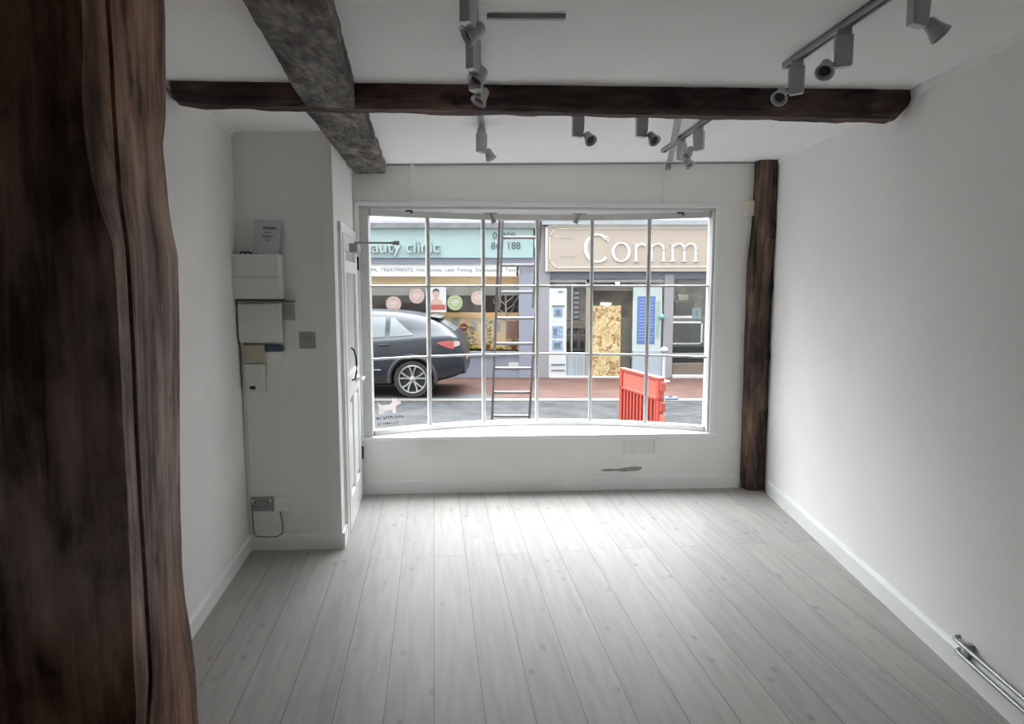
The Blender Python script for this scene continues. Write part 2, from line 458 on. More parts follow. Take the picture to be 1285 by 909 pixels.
# ceiling
mb = MB()
cp = [LB + Vector((-.1, -.1, 0)), RB + Vector((.1, -.1, 0)), BR + Vector((.1, .08, 0)), BL + Vector((-.6, .08, 0)), AL + Vector((-.1, 0.1, 0))]
mb.loft([[Vector((p.x, p.y, zc(p.x) + dz)) for p in cp] for dz in (0, 0.12)])
struct(mb.build('ceiling', M['ceil']), 'white painted ceiling crossed by old timber beams', 'ceiling')
wallbox('wall_right', BR, RB, 0.18, 0, ZT, M['wall'], 'long plain white wall on the right')
wallbox('wall_left', LB, AL, 0.18, 0, ZT, M['wall'], 'plain white wall behind the big timber post')
wallbox('wall_rear', RB, LB, 0.18, 0, ZT, mat('dark_rear_wall', (0.10, 0.07, 0.05), 0.6), 'unseen wall behind the viewer, coloured dark to dim the foreground')  # unseen; dark brown chosen to cut bounce light on the near post
wallbox('wall_alcove', AL, AR, 0.06, 0, ZT, M['wall'], 'grey-white boxed-out wall carrying the meter boxes')

# alcove side wall with its door opening
def Sd(d, off, z): return AR + sd * d + Vector((sd.y, -sd.x, 0)) * off + Vector((0, 0, z))
SL = (BL - AR).length
D0, D1, DH = 0.22, 1.07, 1.985
mb = MB()
for a, b_, z0, z1 in ((0, D0, 0, ZT), (D1, SL, 0, ZT), (D0, D1, DH, ZT)):
    mb.loft([[Sd(a, 0, z), Sd(b_, 0, z), Sd(b_, -0.06, z), Sd(a, -0.06, z)] for z in (z0, z1)])
struct(mb.build('wall_alcove_side', M['wall']), 'white side of the boxed-out corner holding the white door', 'wall')

# window wall with the bow window opening
S0, S1, Z0, Z1 = 0.03, 2.80, 0.455, 2.245
SE = (BR - BL).length
mb = MB()
for a, b_, z0, z1 in ((-0.3, S0, -0.5, ZT), (S1, SE + 0.18, -0.5, ZT), (S0, S1, -0.5, Z0 - 0.02), (S0, S1, Z1, ZT)):
    mb.loft([[W(a, 0, z), W(b_, 0, z), W(b_, 0.10, z), W(a, 0.10, z)] for z in (z0, z1)])
struct(mb.build('wall_front', M['wall']), 'white wall around the big bow window', 'wall')
# neighbours and unseen upper storeys of our facade, built tall to block sky light
mb = MB()
for a, b_, z0, z1 in ((-7, 9, ZT, 10.5), (-7, -0.4, -0.45, ZT), (SE + 0.19, 9, -0.45, ZT)):
    mb.loft([[W(a, 0.11, z), W(b_, 0.11, z), W(b_, 0.3, z), W(a, 0.3, z)] for z in (z0, z1)])
struct(mb.build('wall_street_facade', mat('street_render', (0.62, 0.6, 0.56), 0.8)), 'unseen rendered street face of this building, built tall to shade the street', 'wall')

# skirting boards
def skirt(name, p, q, h, m, label, t=0.018, shift=0.0):
    d = (q - p).normalized(); n = Vector((d.y, -d.x, 0))
    prof = [(0, 0), (t, 0), (t, h - 0.02), (t * 0.5, h - 0.004), (0, h)]
    mb = MB()
    mb.loft([[e + n * a + Vector((0, 0, b_)) for a, b_ in prof] for e in (p + d * shift, q)])
    return struct(mb.build(name, m), label, 'skirting board')
skirt('baseboard_left', LB, AL, 0.10, M['gloss'], 'white skirting along the left wall')
skirt('baseboard_alcove', AL + ad_ * 0.02, AR + ad_ * 0.012, 0.10, M['gloss'], 'white skirting under the meter boxes')
skirt('baseboard_front', BL, BR - bd * 0.19, 0.115, M['gloss'], 'white skirting under the window')
skirt('baseboard_right', BR - rdir * 0.2, RB, 0.115, M['gloss'], 'white skirting along the right wall')
mb = MB()
for a, b_ in ((-0.012, D0 - 0.05), (D1 + 0.04, SL)):
    mb.loft([[Sd(a, 0, z), Sd(b_, 0, z), Sd(b_, 0.018, z), Sd(a, 0.018, z)] for z in (0, 0.10)])
struct(mb.build('baseboard_alcove_side', M['gloss']), 'short white skirting pieces beside the white door', 'skirting board')
# cornice strips
def strip(name, p, q, dz, hh, t, m, label):
    d = (q - p).normalized(); n = Vector((d.y, -d.x, 0))
    mb = MB()
    mb.loft([[Vector((e.x, e.y, zc(e.x) + a)) + n * b_ for a, b_ in ((dz, 0), (dz, t), (dz - hh, t * 0.4), (dz - hh, 0))] for e in (p, q)])
    return struct(mb.build(name, m), label, 'trim')
strip('trim_right', BR - rdir * .02, RB, 0.0, 0.035, 0.012, M['ceil'], 'thin white cove where right wall meets ceiling')
strip('trim_left', LB, AL, 0.0, 0.02, 0.02, M['ceil'], 'thin white cove where left wall meets ceiling')
strip('trim_front', BL, BR, 0.0, 0.012, 0.02, M['condd'], 'thin grey strip where window wall meets ceiling')

# ------------------------------------------------------------------ window
def bow(s):
    return 0.06 + 0.35 * (1 - ((s - 1.44) / 1.35) ** 2)
MS = [0.105, 0.54, 0.985, 1.435, 1.885, 2.335, 2.775]
GZ = [0.497, 1.06, 1.63, 2.167]
win = bpy.data.objects.new('window_1', None); COL.objects.link(win)
win['kind'] = 'structure'; win['label'] = 'white bow window of eighteen panes looking on to the street'; win['category'] = 'window'
def Wb(s, z, extra=0.0):
    # point on the bow at s, pushed outward by extra
    e = 1e-3
    t = (W(s + e, bow(s + e), 0) - W(s - e, bow(s - e), 0)).normalized()
    n = Vector((-t.y, t.x, 0))
    return W(s, bow(s), z) + n * extra
def curved_bar(mb, z0, z1, t0, t1, ss):
    mb.loft([[Wb(s, z0, t0), Wb(s, z0, t1), Wb(s, z1, t1), Wb(s, z1, t0)] for s in ss])
fine = []
for a, b_ in zip(MS[:-1], MS[1:]):
    fine += [a + (b_ - a) * k / 4 for k in range(4)]
fine.append(MS[-1])
mb = MB()
for a, b_ in ((S0, MS[0] + 0.005), (MS[-1] - 0.005, S1)):        # stiles
    mb.loft([[W(a, 0.0, z), W(b_, 0.0, z), W(b_, 0.12, z), W(a, 0.12, z)] for z in (Z0, Z1)])
mbf = mb; mb = MB()
for a, b_ in ((S0 - 0.022, S0 + 0.012), (S1 - 0.012, S1 + 0.022)):  # beads on the wall
    mb.loft([[W(a, -0.016, z), W(b_, -0.016, z), W(b_, 0.0, z), W(a, 0.0, z)] for z in (Z0 - 0.005, Z1 + 0.02)])
mb.loft([[W(S0 - 0.022, y, z) for y, z in ((-0.016, Z1 - 0.012), (0.0, Z1 - 0.012), (0.0, Z1 + 0.02), (-0.016, Z1 + 0.02))], [W(S1 + 0.022, y, z) for y, z in ((-0.016, Z1 - 0.012), (0.0, Z1 - 0.012), (0.0, Z1 + 0.02), (-0.016, Z1 + 0.02))]])
mb.build('casing', M['sillw'], win, bevel=0.003)
mb = mbf
curved_bar(mb, GZ[0] - 0.045, GZ[0], -0.03, 0.035, fine)
curved_bar(mb, GZ[3], GZ[3] + 0.05, -0.03, 0.035, fine)
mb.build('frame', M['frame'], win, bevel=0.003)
mb = MB()
for s in MS[1:-1]:
    mb.loft([[Wb(s - 0.015, z, 0.010), Wb(s - 0.015, z, -0.010), Wb(s - 0.010, z, -0.020), Wb(s + 0.010, z, -0.020), Wb(s + 0.015, z, -0.010), Wb(s + 0.015, z, 0.010)] for z in (GZ[0] - 0.01, GZ[3] + 0.01)])
for z in GZ[1:3]:
    mb.loft([[Wb(s, z - 0.009, 0.008), Wb(s, z - 0.009, -0.006), Wb(s, z - 0.005, -0.014), Wb(s, z + 0.005, -0.014), Wb(s, z + 0.009, -0.006), Wb(s, z + 0.009, 0.008)] for s in fine])
mb.build('glazing_bars', mat('shaded_bar_paint', (0.40, 0.395, 0.385), 0.5, var=0.05, scale=14), win)  # bar colour darkened in place of shade on the room side
mb = MB()
for a, b_ in zip(MS[:-1], MS[1:]):
    mb.face([Wb(a, GZ[0], 0), Wb(b_, GZ[0], 0), Wb(b_, GZ[3], 0), Wb(a, GZ[3], 0)])
mb.build('glass', M['glass'], win)
def bowpoly(mb, front, z0, z1, sa, sb, ext=0.03):
    ss = [MS[0] + (MS[-1] - MS[0]) * k / 24 for k in range(25)]
    pts = [(sa, front), (sb, front)] + [(sb, 0.10)] + [(s, bow(s) + ext) for s in reversed(ss)] + [(sa, 0.10)]
    mb.loft([[W(s, y, z) for s, y in pts] for z in (z0, z1)])
mb = MB(); bowpoly(mb, -0.022, Z0 - 0.028, Z0, S0 - 0.045, S1 + 0.045, 0.06)
mb.build('sill', M['sillw'], win, bevel=0.004)
mb = MB(); bowpoly(mb, 0.0, GZ[3] + 0.045, Z1, S0, S1, 0.05)
mb.build('head_board', M['frame'], win)
# outside skin of the bow under and over the glass
mb = MB()
curved_bar(mb, -0.45, Z0 - 0.03, -0.01, 0.05, fine)
mb.build('apron', M['frame'], win)

# ------------------------------------------------------------------ door in the alcove side (panelled, with glass above)
door = bpy.data.objects.new('door_1', None); COL.objects.link(door)
door['kind'] = 'structure'; door['label'] = 'white panelled door seen edge-on beside the window'; door['category'] = 'door'
door.location = Sd(D0, 0, 0); door.rotation_euler = (0, 0, SANG)   # local x along the wall, -y into the room
DW = D1 - D0
mb = MB()
for a, b_ in ((-0.05, 0.012), (DW - 0.012, DW + 0.05)):
    mb.box((a, -0.022, 0), (b_, 0.05, DH + 0.03))
mb.box((-0.05, -0.022, DH - 0.015), (DW + 0.05, 0.05, DH + 0.05))
mb.build('door_frame', M['door'], door, bevel=0.004)
mb = MB()
z_ = [0.01, 0.24, 0.86, 1.02, 1.74, DH - 0.02]
for a, b_ in ((0.015, 0.115), (DW - 0.115, DW - 0.015)):
    mb.box((a, -0.028, 0.01), (b_, 0.012, DH - 0.02))
for za, zb in ((0.01, 0.22), (0.88, 1.04), (1.72, 1.80), (DH - 0.12, DH - 0.02)):
    mb.box((0.115, -0.028, za), (DW - 0.115, 0.012, zb))
mb.box((DW / 2 - 0.045, -0.028, 0.22), (DW / 2 + 0.045, 0.012, 0.88))
mb.box((0.1, -0.006, 0.2), (DW - 0.1, 0.006, 0.9))
for a, b_ in ((0.14, DW / 2 - 0.07), (DW / 2 + 0.07, DW - 0.14)):
    mb.box((a, -0.018, 0.26), (b_, 0.0, 0.84))
mb.build('panel', M['door'], door, bevel=0.004)
mb = MB(); mb.box((0.11, -0.006, 1.03), (DW - 0.11, 0.006, DH - 0.11))
mb.build('glass', mat('obscured_door_glass', (0.55, 0.56, 0.55), 0.2, var=0.05), door)
mb = MB()
mb.tube([(0.30, -0.026, 0.99), (0.30, -0.050, 1.00), (0.30, -0.060, 1.05), (0.30, -0.062, 1.10), (0.30, -0.057, 1.16), (0.30, -0.045, 1.20), (0.30, -0.026, 1.215)], 0.006, 8)
hd = mb.build('handle', M['iron'], door, smooth=True); hd['label'] = 'dark curved pull handle'
mb = MB()
mb.box((0.5, -0.05, 0.955), (0.62, -0.028, 0.985)); mb.box((0.52, -0.075, 0.962), (0.545, -0.05, 0.98)); mb.box((0.44, -0.09, 0.962), (0.60, -0.075, 0.98))
mb.build('lever', M['door'], door, bevel=0.003)
for zz in (0.30, 1.75):
    mb = MB(); mb.tube([(DW - 0.004, -0.034, zz), (DW - 0.004, -0.034, zz + 0.10)], 0.008, 8)
    mb.build('hinge', M['iron'], door)

cl = thing('door_closer', 'grey door closer at the top of the white door, arm reaching across window', 'door closer', Sd(D0 + 0.45, 0.028, 1.86), SANG)
mb = MB(); mb.box((-0.11, -0.055, 0.0), (0.11, 0.0, 0.06))
mb.build('body', M['condd'], cl, bevel=0.006)
mb = MB()
mb.tube([(0.05, -0.03, 0.06), (0.05, -0.03, 0.075)], 0.014, 10)
mb.box((0.04, -0.30, 0.068), (0.062, -0.02, 0.080))
mb.box((0.034, -0.33, 0.060), (0.068, -0.285, 0.088))
mb.build('arm', M['condd'], cl)

# ------------------------------------------------------------------ timbers
def nz(p, k, amp, seed=0.0):
    return noise.fractal(Vector(p) * k + Vector((seed, seed * 1.7, 0)), 0.8, 2.1, 4) * amp

def lerp_tab(tab, v):
    if v <= tab[0][0]: return tab[0][1:]
    for a, b_ in zip(tab[:-1], tab[1:]):
        if v <= b_[0]:
            f = (v - a[0]) / (b_[0] - a[0])
            return tuple(x + (y - x) * f for x, y in zip(a[1:], b_[1:]))
    return tab[-1][1:]

# the big post in the foreground. rows: image row, arris, crack, right edge -> world at the post's own depth
YF, YK, YD = 1.12, 1.20, 1.52
rows = [(-60, 104, 132, 203), (0, 104, 135, 203), (90, 105, 141, 204), (135, 104, 143, 201), (190, 107, 147, 206), (240, 116, 150, 210), (280, 132, 156, 216), (310, 143, 160, 222),
        (360, 147, 163, 224), (450, 151, 168, 226), (540, 156, 172, 228), (640, 160, 177, 230), (720, 164, 182, 231), (800, 166, 187, 234), (850, 170, 190, 238), (909, 166, 186, 246), (960, 160, 184, 252)]
tab = []
for y, B_, C_, D_ in rows:
    pb = at(B_, y, YF); pk = at(C_, y, YK); pd = at(D_, y, YD)
    tab.append((pk.z, pb.x, pk.x, pd.x))
tab.sort()
rings = []
nzl = 150
for i in range(nzl + 1):
    z = 2.56 * i / nzl
    xb, xk, xd = lerp_tab(tab, z)
    ring = []
    base = [(-1.18, YF + 0.01, 0.006), (-1.0, YF - 0.004, .007), (-0.88, YF, 0.008), (-0.76, YF - 0.006, 0.008), (xb - 0.035, YF - 0.004, .006), (xb, YF, 0.004), (xb * .5 + xk * .5 + .003, (YF + YK) / 2, 0.002), (xk - 0.0022, YK - 0.004, .001),
            (xk - 0.014, YK + 0.002, .001), (xk + 0.0008, YK + 0.004, 0.001), (xk * .6 + xd * .4 + 0.006, YK * .6 + YD * .4, .003), (xk * .25 + xd * .75 + 0.005, YK * .25 + YD * .75, .003), (xd, YD, 0.003), (xd - 0.02, YD + 0.03, 0.004), (xd - 0.12, YD + 0.045, .005), (-1.18, YD + 0.045, .004)]
    for j, (x, y, a) in enumerate(base):
        dx = nz((x * 3, y * 3, z * 0.8), 3.0, a, 3 + j * 0.0)
        ring.append((x + dx, y + nz((x * 2, 7, z), 3.5, a * .5, 9), z))
    rings.append(ring)
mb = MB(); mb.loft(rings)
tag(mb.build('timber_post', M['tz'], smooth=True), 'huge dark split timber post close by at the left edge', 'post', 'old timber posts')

# the corner post beside the window
ctab = [(0.0, 3.076, 3.258), (0.1, 3.06, 3.258), (0.5, 3.058, 3.25), (0.75, 3.056, 3.245), (1.3, 3.052, 3.243), (1.7, 3.05, 3.243), (1.9, 3.058, 3.245), (2.1, 3.078, 3.25), (2.3, 3.082, 3.258), (2.6, 3.082, 3.262)]
rings = []
for i in range(111):
    z = 2.585 * i / 110
    sl, sr = lerp_tab(ctab, z)
    ring = []
    for k, (f, o_) in enumerate([(0.0, 0.0), (0.0, -0.05), (0.04, -0.09), (0.3, -0.105), (0.6, -0.11), (0.88, -0.105), (0.97, -0.08), (0.97, 0.0)]):
        p = W(sl + (sr - sl) * f - (0.02 if f > .5 else 0), o_, z)
        a = 0.012 if 0 < k < 6 else 0.004
        ring.append(p + bd * nz((k * .8, 0, z), 2.6, a, 21) + bn * nz((k * .8, 4, z), 2.6, a, 5))
    rings.append(ring)
mb = MB(); mb.loft(rings)
cpost = tag(mb.build('timber_post', M['tz2'], smooth=True), 'narrow dark timber post in the corner right of the window', 'post', 'old timber posts')
for zz in (2.42, 2.02, 1.62, 1.08, 0.62):
    mb = MB()
    Mx = Matrix.Translation(W(3.198, -0.085, zz)) @ Matrix.Rotation(BANG, 4, 'Z')
    mb.box((-0.012, -0.028, -0.03), (0.02, 0.0, 0.03), Mx); mb.box((-0.006, -0.034, -0.02), (0.004, -0.026, 0.02), Mx)
    mb.build('black_block', M['iron'], cpost, bevel=0.004)  # small black blocks along the right edge of the post

def beam(p0, p1, w0, w1, zb0, zb1, ztop, m, name, amp, n=90, bev=0.02, seed=1.0, endcut=None):
    p0 = Vector(p0); p1 = Vector(p1)
    d = (p1 - p0).normalized(); q = Vector((d.y, -d.x, 0))
    mb = MB(); rings = []
    for i in range(n + 1):
        f = i / n
        c = p0.lerp(p1, f); w = (w0 + (w1 - w0) * f) / 2; zb = zb0 + (zb1 - zb0) * f
        if endcut: zb += endcut(f)
        ring = []
        prof = [(-w, ztop), (-w, zb + 0.05), (-w, zb + bev), (-w + bev, zb), (-w * .5, zb), (0, zb), (w * .5, zb), (w - bev, zb), (w, zb + bev), (w, zb + 0.05), (w, ztop)]
        for k, (a, z) in enumerate(prof):
            wl = c + q * a
            top = k in (0, 10)
            da = nz((wl.x, wl.y, z + a), 5.0, amp, seed); dz = nz((wl.x, wl.y, 3 + a * 2), 5.0, amp, seed + 4)
            zz = z + (0 if top else dz)
            if not top: zz = min(zz, zc(wl.x) - 0.004)
            P = wl + q * da; ring.append((P.x, P.y, (zc(P.x) + 0.02) if top else zz))
        rings.append(ring)
    mb.loft(rings)
    return mb.build(name, m, smooth=True)

def cross_end(f):
    return 0.06 * max(0, (f - 0.985) / 0.015) + (0.02 * max(0, (0.03 - f) / 0.03))
cb_ = beam((-1.50, 3.215, 0), (1.935, 3.56, 0), 0.13, 0.13, 2.437, 2.452, 2.6, M['tx'], 'ceiling_beam', 0.007, 120, 0.022, 2.0, cross_end)
tag(cb_, 'long dark brown timber beam running right across the ceiling', 'beam', 'old ceiling beams')
gb = beam((-0.36, 0.15, 0), (-0.815, 3.205, 0), 0.245, 0.225, 2.435, 2.432, 2.6, M['ty'], 'ceiling_beam', 0.006, 110, 0.012, 11.0)
tag(gb, 'rough grey timber beam on the ceiling, nearer length ending at the dark cross beam', 'beam', 'old ceiling beams')
gb2 = beam((-0.842, 3.365, 0), (-1.063, 5.32, 0), 0.27, 0.235, 2.455, 2.47, 2.6, M['ty'], 'ceiling_beam', 0.009, 80, 0.012, 17.0)
tag(gb2, 'rough grey timber beam on the ceiling, farther length between the cross beam and window wall', 'beam', 'old ceiling beams')

# ------------------------------------------------------------------ ceiling tracks and conduits
def track(p, q, label, w=0.034, h=0.024):
    p = Vector((*p, 0)); q = Vector((*q, 0))
    d = (q - p).normalized(); n = Vector((d.y, -d.x, 0))
    t = thing('lighting_track', label, 'lighting track', (p.x, p.y, zc(p.x)), 0, 'ceiling lighting tracks')
    mb = MB()
    for a, b_, dz in ((-w / 2, -w / 2 + 0.007, h), (w / 2 - 0.007, w / 2, h), (-w / 2, w / 2, 0.012)):
        rings = []
        for e in (p, q):
            z = zc(e.x) - zc(p.x)
            rings.append([e - p + n * x + Vector((0, 0, z + y)) for x, y in ((a, 0), (b_, 0), (b_, -dz), (a, -dz))])
        mb.loft(rings)
    mb.build('rail', M['rail'], t)
    mb = MB()
    Mx = Matrix.Translation(Vector((q.x - p.x, q.y - p.y, zc(q.x) - zc(p.x)))) @ Matrix.Rotation(math.atan2(d.y, d.x), 4, 'Z')
    mb.box((-0.004, -w / 2 - 0.002, -h - 0.003), (0.012, w / 2 + 0.002, 0), Mx)
    mb.build('end_cap', M['rail'], t, bevel=0.003)
    return t
track((-0.115, 1.75), (-0.156, 3.28), 'grey track left of centre, nearer the viewer than the cross beam', 0.042)
track((-0.160, 3.50), (-0.176, 4.17), 'short grey track behind the cross beam, left of centre')
track((0.22, 3.70), (0.92, 3.76), 'grey track close behind the dark cross beam, carrying two spotlights')
track((1.094, 3.93), (1.045, 4.90), 'grey track nearest the window at right, carrying two spotlights')
track((1.235, 1.75), (1.155, 3.03), 'grey track at upper right, nearer the viewer, carrying three spotlights')

def conduit(name, pts, w, h, m, label, cat='conduit'):
    mb = MB()
    pts = [Vector(p) for p in pts]
    p, q = pts
    d = (q - p).normalized(); n = Vector((d.y, -d.x, 0)).normalized()
    mb.loft([[e + n * a + Vector((0, 0, b_)) for a, b_ in ((-w / 2, 0.004), (w / 2, 0.004), (w / 2, -h), (-w / 2, -h))] for e in (p, q)])
    return tag(mb.build(name, m, bevel=0.003), label, cat, 'conduits')
conduit('ceiling_conduit', [(-0.085, 2.46, zc(-.08)), (0.182, 2.475, zc(.18))], 0.022, 0.016, M['condd'], 'short grey conduit across the ceiling beside the left track')
cc = conduit('ceiling_conduit', [(0.888, 3.80, zc(.888)), (1.205, 5.44, zc(1.2))], 0.038, 0.018, M['condd'], 'long grey conduit on the ceiling running to the window wall')
mb = MB(); mb.box((1.17, 5.385, 2.515), (1.205, 5.43, 2.565)); mb.tube([(1.185, 5.40, 2.52), (1.165, 5.375, 2.505), (1.18, 5.36, 2.515)], 0.007, 6)
mb.build('clamp', M['condd'], cc)
for s, za, zb, lb in ((0.45, Z1 + 0.02, zc(-.75), 'thin painted conduit on window wall near the left corner of the window'), (2.385, Z1 + 0.02, zc(1.2), 'thin painted conduit on window wall above the right of the window')):
    mb = MB(); mb.loft([[W(s - 0.016, 0, z), W(s + 0.016, 0, z), W(s + 0.014, -0.014, z), W(s - 0.014, -0.014, z)] for z in (za, zb)])
    tag(mb.build('wall_conduit', M['wall']), lb, 'conduit', 'conduits')

# spotlights: adapter, driver box, tilting head. Local: origin on the ceiling, box broad side along local x, head at +x end
sp0 = thing('track_spotlight', 'grey spotlight', 'spotlight', (0, 0, 0), 0, 'spotlights on the ceiling tracks')
mb = MB(); mb.box((-0.024, -0.012, -0.046), (0.024, 0.012, -0.02)); mb.box((-0.010, -0.014, -0.042), (0.016, 0.014, -0.03))
mb.build('adapter', M['lamp'], sp0, bevel=0.002)
mb = MB()
mb.loft([[(x, y, z) for x, z in ((-0.030, -0.045), (0.030, -0.045), (0.032, -0.07), (0.029, -0.125), (0.021, -0.158), (-0.030, -0.152))] for y in (-0.016, 0.016)])
mb.build('driver_box', M['lamp'], sp0, bevel=0.003)
mb = MB(); mb.tube([(0.018, 0, -0.142), (0.046, 0, -0.146)], 0.009, 10)
mb.build('joint', M['lamp'], sp0)
mb = MB()                     # head: bell about local -z, pivot at origin
mb.lathe([(0.004, 0.026), (0.014, 0.025), (0.020, 0.018), (0.022, 0.004), (0.024, -0.008), (0.031, -0.030), (0.034, -0.038), (0.030, -0.039), (0.0215, -0.030), (0.019, -0.02)], n=24, caps=False)
hd = mb.build('head', M['lamp'], sp0, smooth=True)
hd.location = (0.056, 0, -0.150)
mb = MB(); mb.lathe([(0.0205, -0.022), (0.0195, -0.0285), (0.010, -0.029)], n=16)
mb.build('lens', M['lampd'], hd)
SPOTS = [  # x, y, yaw, turn of the head, label
    (1.222, 2.19, 0.25, (-0.45, -0.55), 'grey spotlight at the upper right edge, cut by the top of the picture'),
    (1.183, 2.585, 2.95, (0.75, -0.35), 'middle grey spotlight of the right track, head turned left'),
    (1.160, 2.94, 2.95, (0.75, -0.45), 'grey spotlight at the far end of the right track, overlapping the cross beam'),
    (-0.127, 2.12, 1.2, (0.75, 0.75), 'grey spotlight with black ring showing, nearest on the left track'),
    (-0.137, 2.56, 1.15, (0.35, 0.55), 'grey spotlight in the middle of the left track'),
    (-0.143, 2.83, 1.1, (0.3, 0.5), 'grey spotlight at the end of the left track, before the cross beam'),
    (-0.175, 4.10, 0.75, (-0.3, -0.3), 'lone grey spotlight on the short track behind the cross beam'),
    (0.342, 3.71, 0.15, (-0.75, -0.3), 'left grey spotlight of the pair close behind the cross beam'),
    (0.678, 3.74, 0.15, (-0.75, -0.3), 'right grey spotlight of the pair close behind the cross beam'),
    (1.066, 4.48, 0.6, (-0.6, -0.2), 'grey spotlight farther along the window-side track, head turned right'),
    (1.084, 4.14, 2.5, (0.5, -0.4), 'grey spotlight nearer the cross beam on the window-side track'),
]
for i, (x, y, yaw, (rx, ry), lb) in enumerate(SPOTS):
    if i == 0:
        s_ = sp0; s_.location = (x, y, zc(x)); s_.rotation_euler = (0, 0, yaw); s_['label'] = lb
    else:
        s_ = dup(sp0, (x, y, zc(x)), yaw, lb)
    for ch in kids(s_):
        if ch.name.startswith('head'): ch.rotation_euler = (rx, ry, 0)

# ------------------------------------------------------------------ fittings on the window wall
def wallthing(name, label, cat, s, z, off=0.0, group=None):
    return thing(name, label, cat, W(s, off, z), BANG, group)
# two vent grilles
for s, z, lb in ((0.60, 0.36, 'painted vent grille under the left part of the window'), (2.225, 0.345, 'painted vent grille under the right part of the window')):
    v = wallthing('vent_grille', lb, 'vent', s, z, 0, 'vent grilles under the window')
    mb = MB()
    for a, b_ in (((-0.128, -0.055), (0.128, -0.047)), ((-0.128, 0.047), (0.128, 0.055)), ((-0.128, -0.055), (-0.12, 0.055)), ((0.12, -0.055), (0.128, 0.055))):
        mb.box((a[0], -0.010, a[1]), (b_[0], 0, b_[1]))
    mb.build('frame', M['wall'], v)
    mb = MB()
    for k in range(11):
        x = -0.11 + k * 0.022
        mb.box((x - 0.007, -0.007, -0.048), (x + 0.007, 0, 0.048))
    mb.build('slats', M['wall'], v)
# scuffed patch
mb = MB()
rr = [(1.90, .160), (1.96, .150), (2.03, .152), (2.1, .146), (2.2, .15), (2.245, .16), (2.25, .18), (2.2, .186), (2.12, .178), (2.05, .168), (1.97, .17)]
mb.loft([[W(s, o_, z) for s, z in rr] for o_ in (-0.0015, 0.0)])
tag(mb.build('scuff_mark', M['scuff']), 'grey scuff on the wall low under the right vent', 'scuff')
# sensor box
sb_ = wallthing('alarm_sensor', 'small cream sensor box on the wall beside the corner post', 'sensor', 3.045, 2.23)
mb = MB(); mb.box((-0.032, -0.045, -0.06), (0.032, 0, 0.06)); mb.build('case', M['cream'], sb_, bevel=0.006)
mb = MB(); mb.box((-0.020, -0.048, -0.04), (0.020, -0.0445, 0.0)); mb.build('lens', M['plas'], sb_)
# hooks under the window head
for s, o_, tl, lb, big in ((1.045, 0.28, -0.35, 'bent metal clamp hanging from the window head, left of the ladder top', 1), (1.765, 0.28, 0.45, 'bent metal clamp hanging from the window head, right of the ladder top', 1),
                     (0.41, 0.10, 0, 'small dark catch under the window head near its left end', 0), (2.545, 0.12, 0, 'small dark catch under the window head near its right end', 0)):
    h = wallthing('window_clamp' if big else 'window_catch', lb, 'clamp' if big else 'catch', s, GZ[3] + 0.046, o_, 'metal bits under the window head')
    mb = MB()
    if big:
        mb.box((-0.055, -0.02, -0.008), (0.055, 0.02, 0)); mb.build('plate', M['condd'], h)
        mb = MB(); mb.box((-0.014, -0.012, -0.085), (0.014, 0.012, -0.006), Matrix.Rotation(tl, 4, 'Y'))
        mb.box((-0.02, -0.016, -0.085), (0.02, 0.016, -0.06), Matrix.Rotation(tl, 4, 'Y'))
        mb.build('jaw', M['condd'], h, bevel=0.003)
    else:
        mb.box((-0.025, -0.012, -0.012), (0.025, 0.012, 0)); mb.tube([(0.02, 0, -0.006), (0.03, -0.01, -0.02), (0.01, -0.012, -0.022)], 0.005, 6); mb.build('plate', M['iron'], h)

# decal on the lower left pane: pale terrier silhouette over two dark lines
dec = thing('window_decal', 'pale terrier silhouette decal on the lower left pane', 'decal', Wb(0.22, 0.62, -0.004), BANG + 0.42)
dog = [(-.085, .0), (-.085, .055), (-.095, .09), (-.075, .075), (-.06, .065), (.01, .066), (.03, .085), (.035, .115), (.05, .105), (.065, .115), (.075, .095), (.105, .085), (.108, .066), (.075, .06), (.06, .04), (.062, .0), (.035, .0), (.03, .022), (-.04, .022), (-.045, .0)]
mb = MB(); mb.loft([[(x * .95, y_, z * 1.05) for x, z in dog] for y_ in (-0.0015, 0)])
mb.build('silhouette', vinyl('pale_vinyl', (0.66, 0.62, 0.61)), dec)
mb = MB()
for zz, x0, n_ in ((-0.045, -0.10, 12), (-0.095, -0.09, 9)):
    for k in range(n_):
        hh = 0.022 + 0.010 * random.random(); xx = x0 + k * 0.019
        mb.box((xx, -0.001, zz), (xx + 0.004, 0, zz + hh)); mb.box((xx, -0.001, zz + (hh - 0.005) * random.random()), (xx + 0.013, 0, zz + 0.005 + 0.012 * random.random() + 0.006))
mb.build('lettering', mat('dark_vinyl', (0.10, 0.10, 0.105), 0.5), dec)

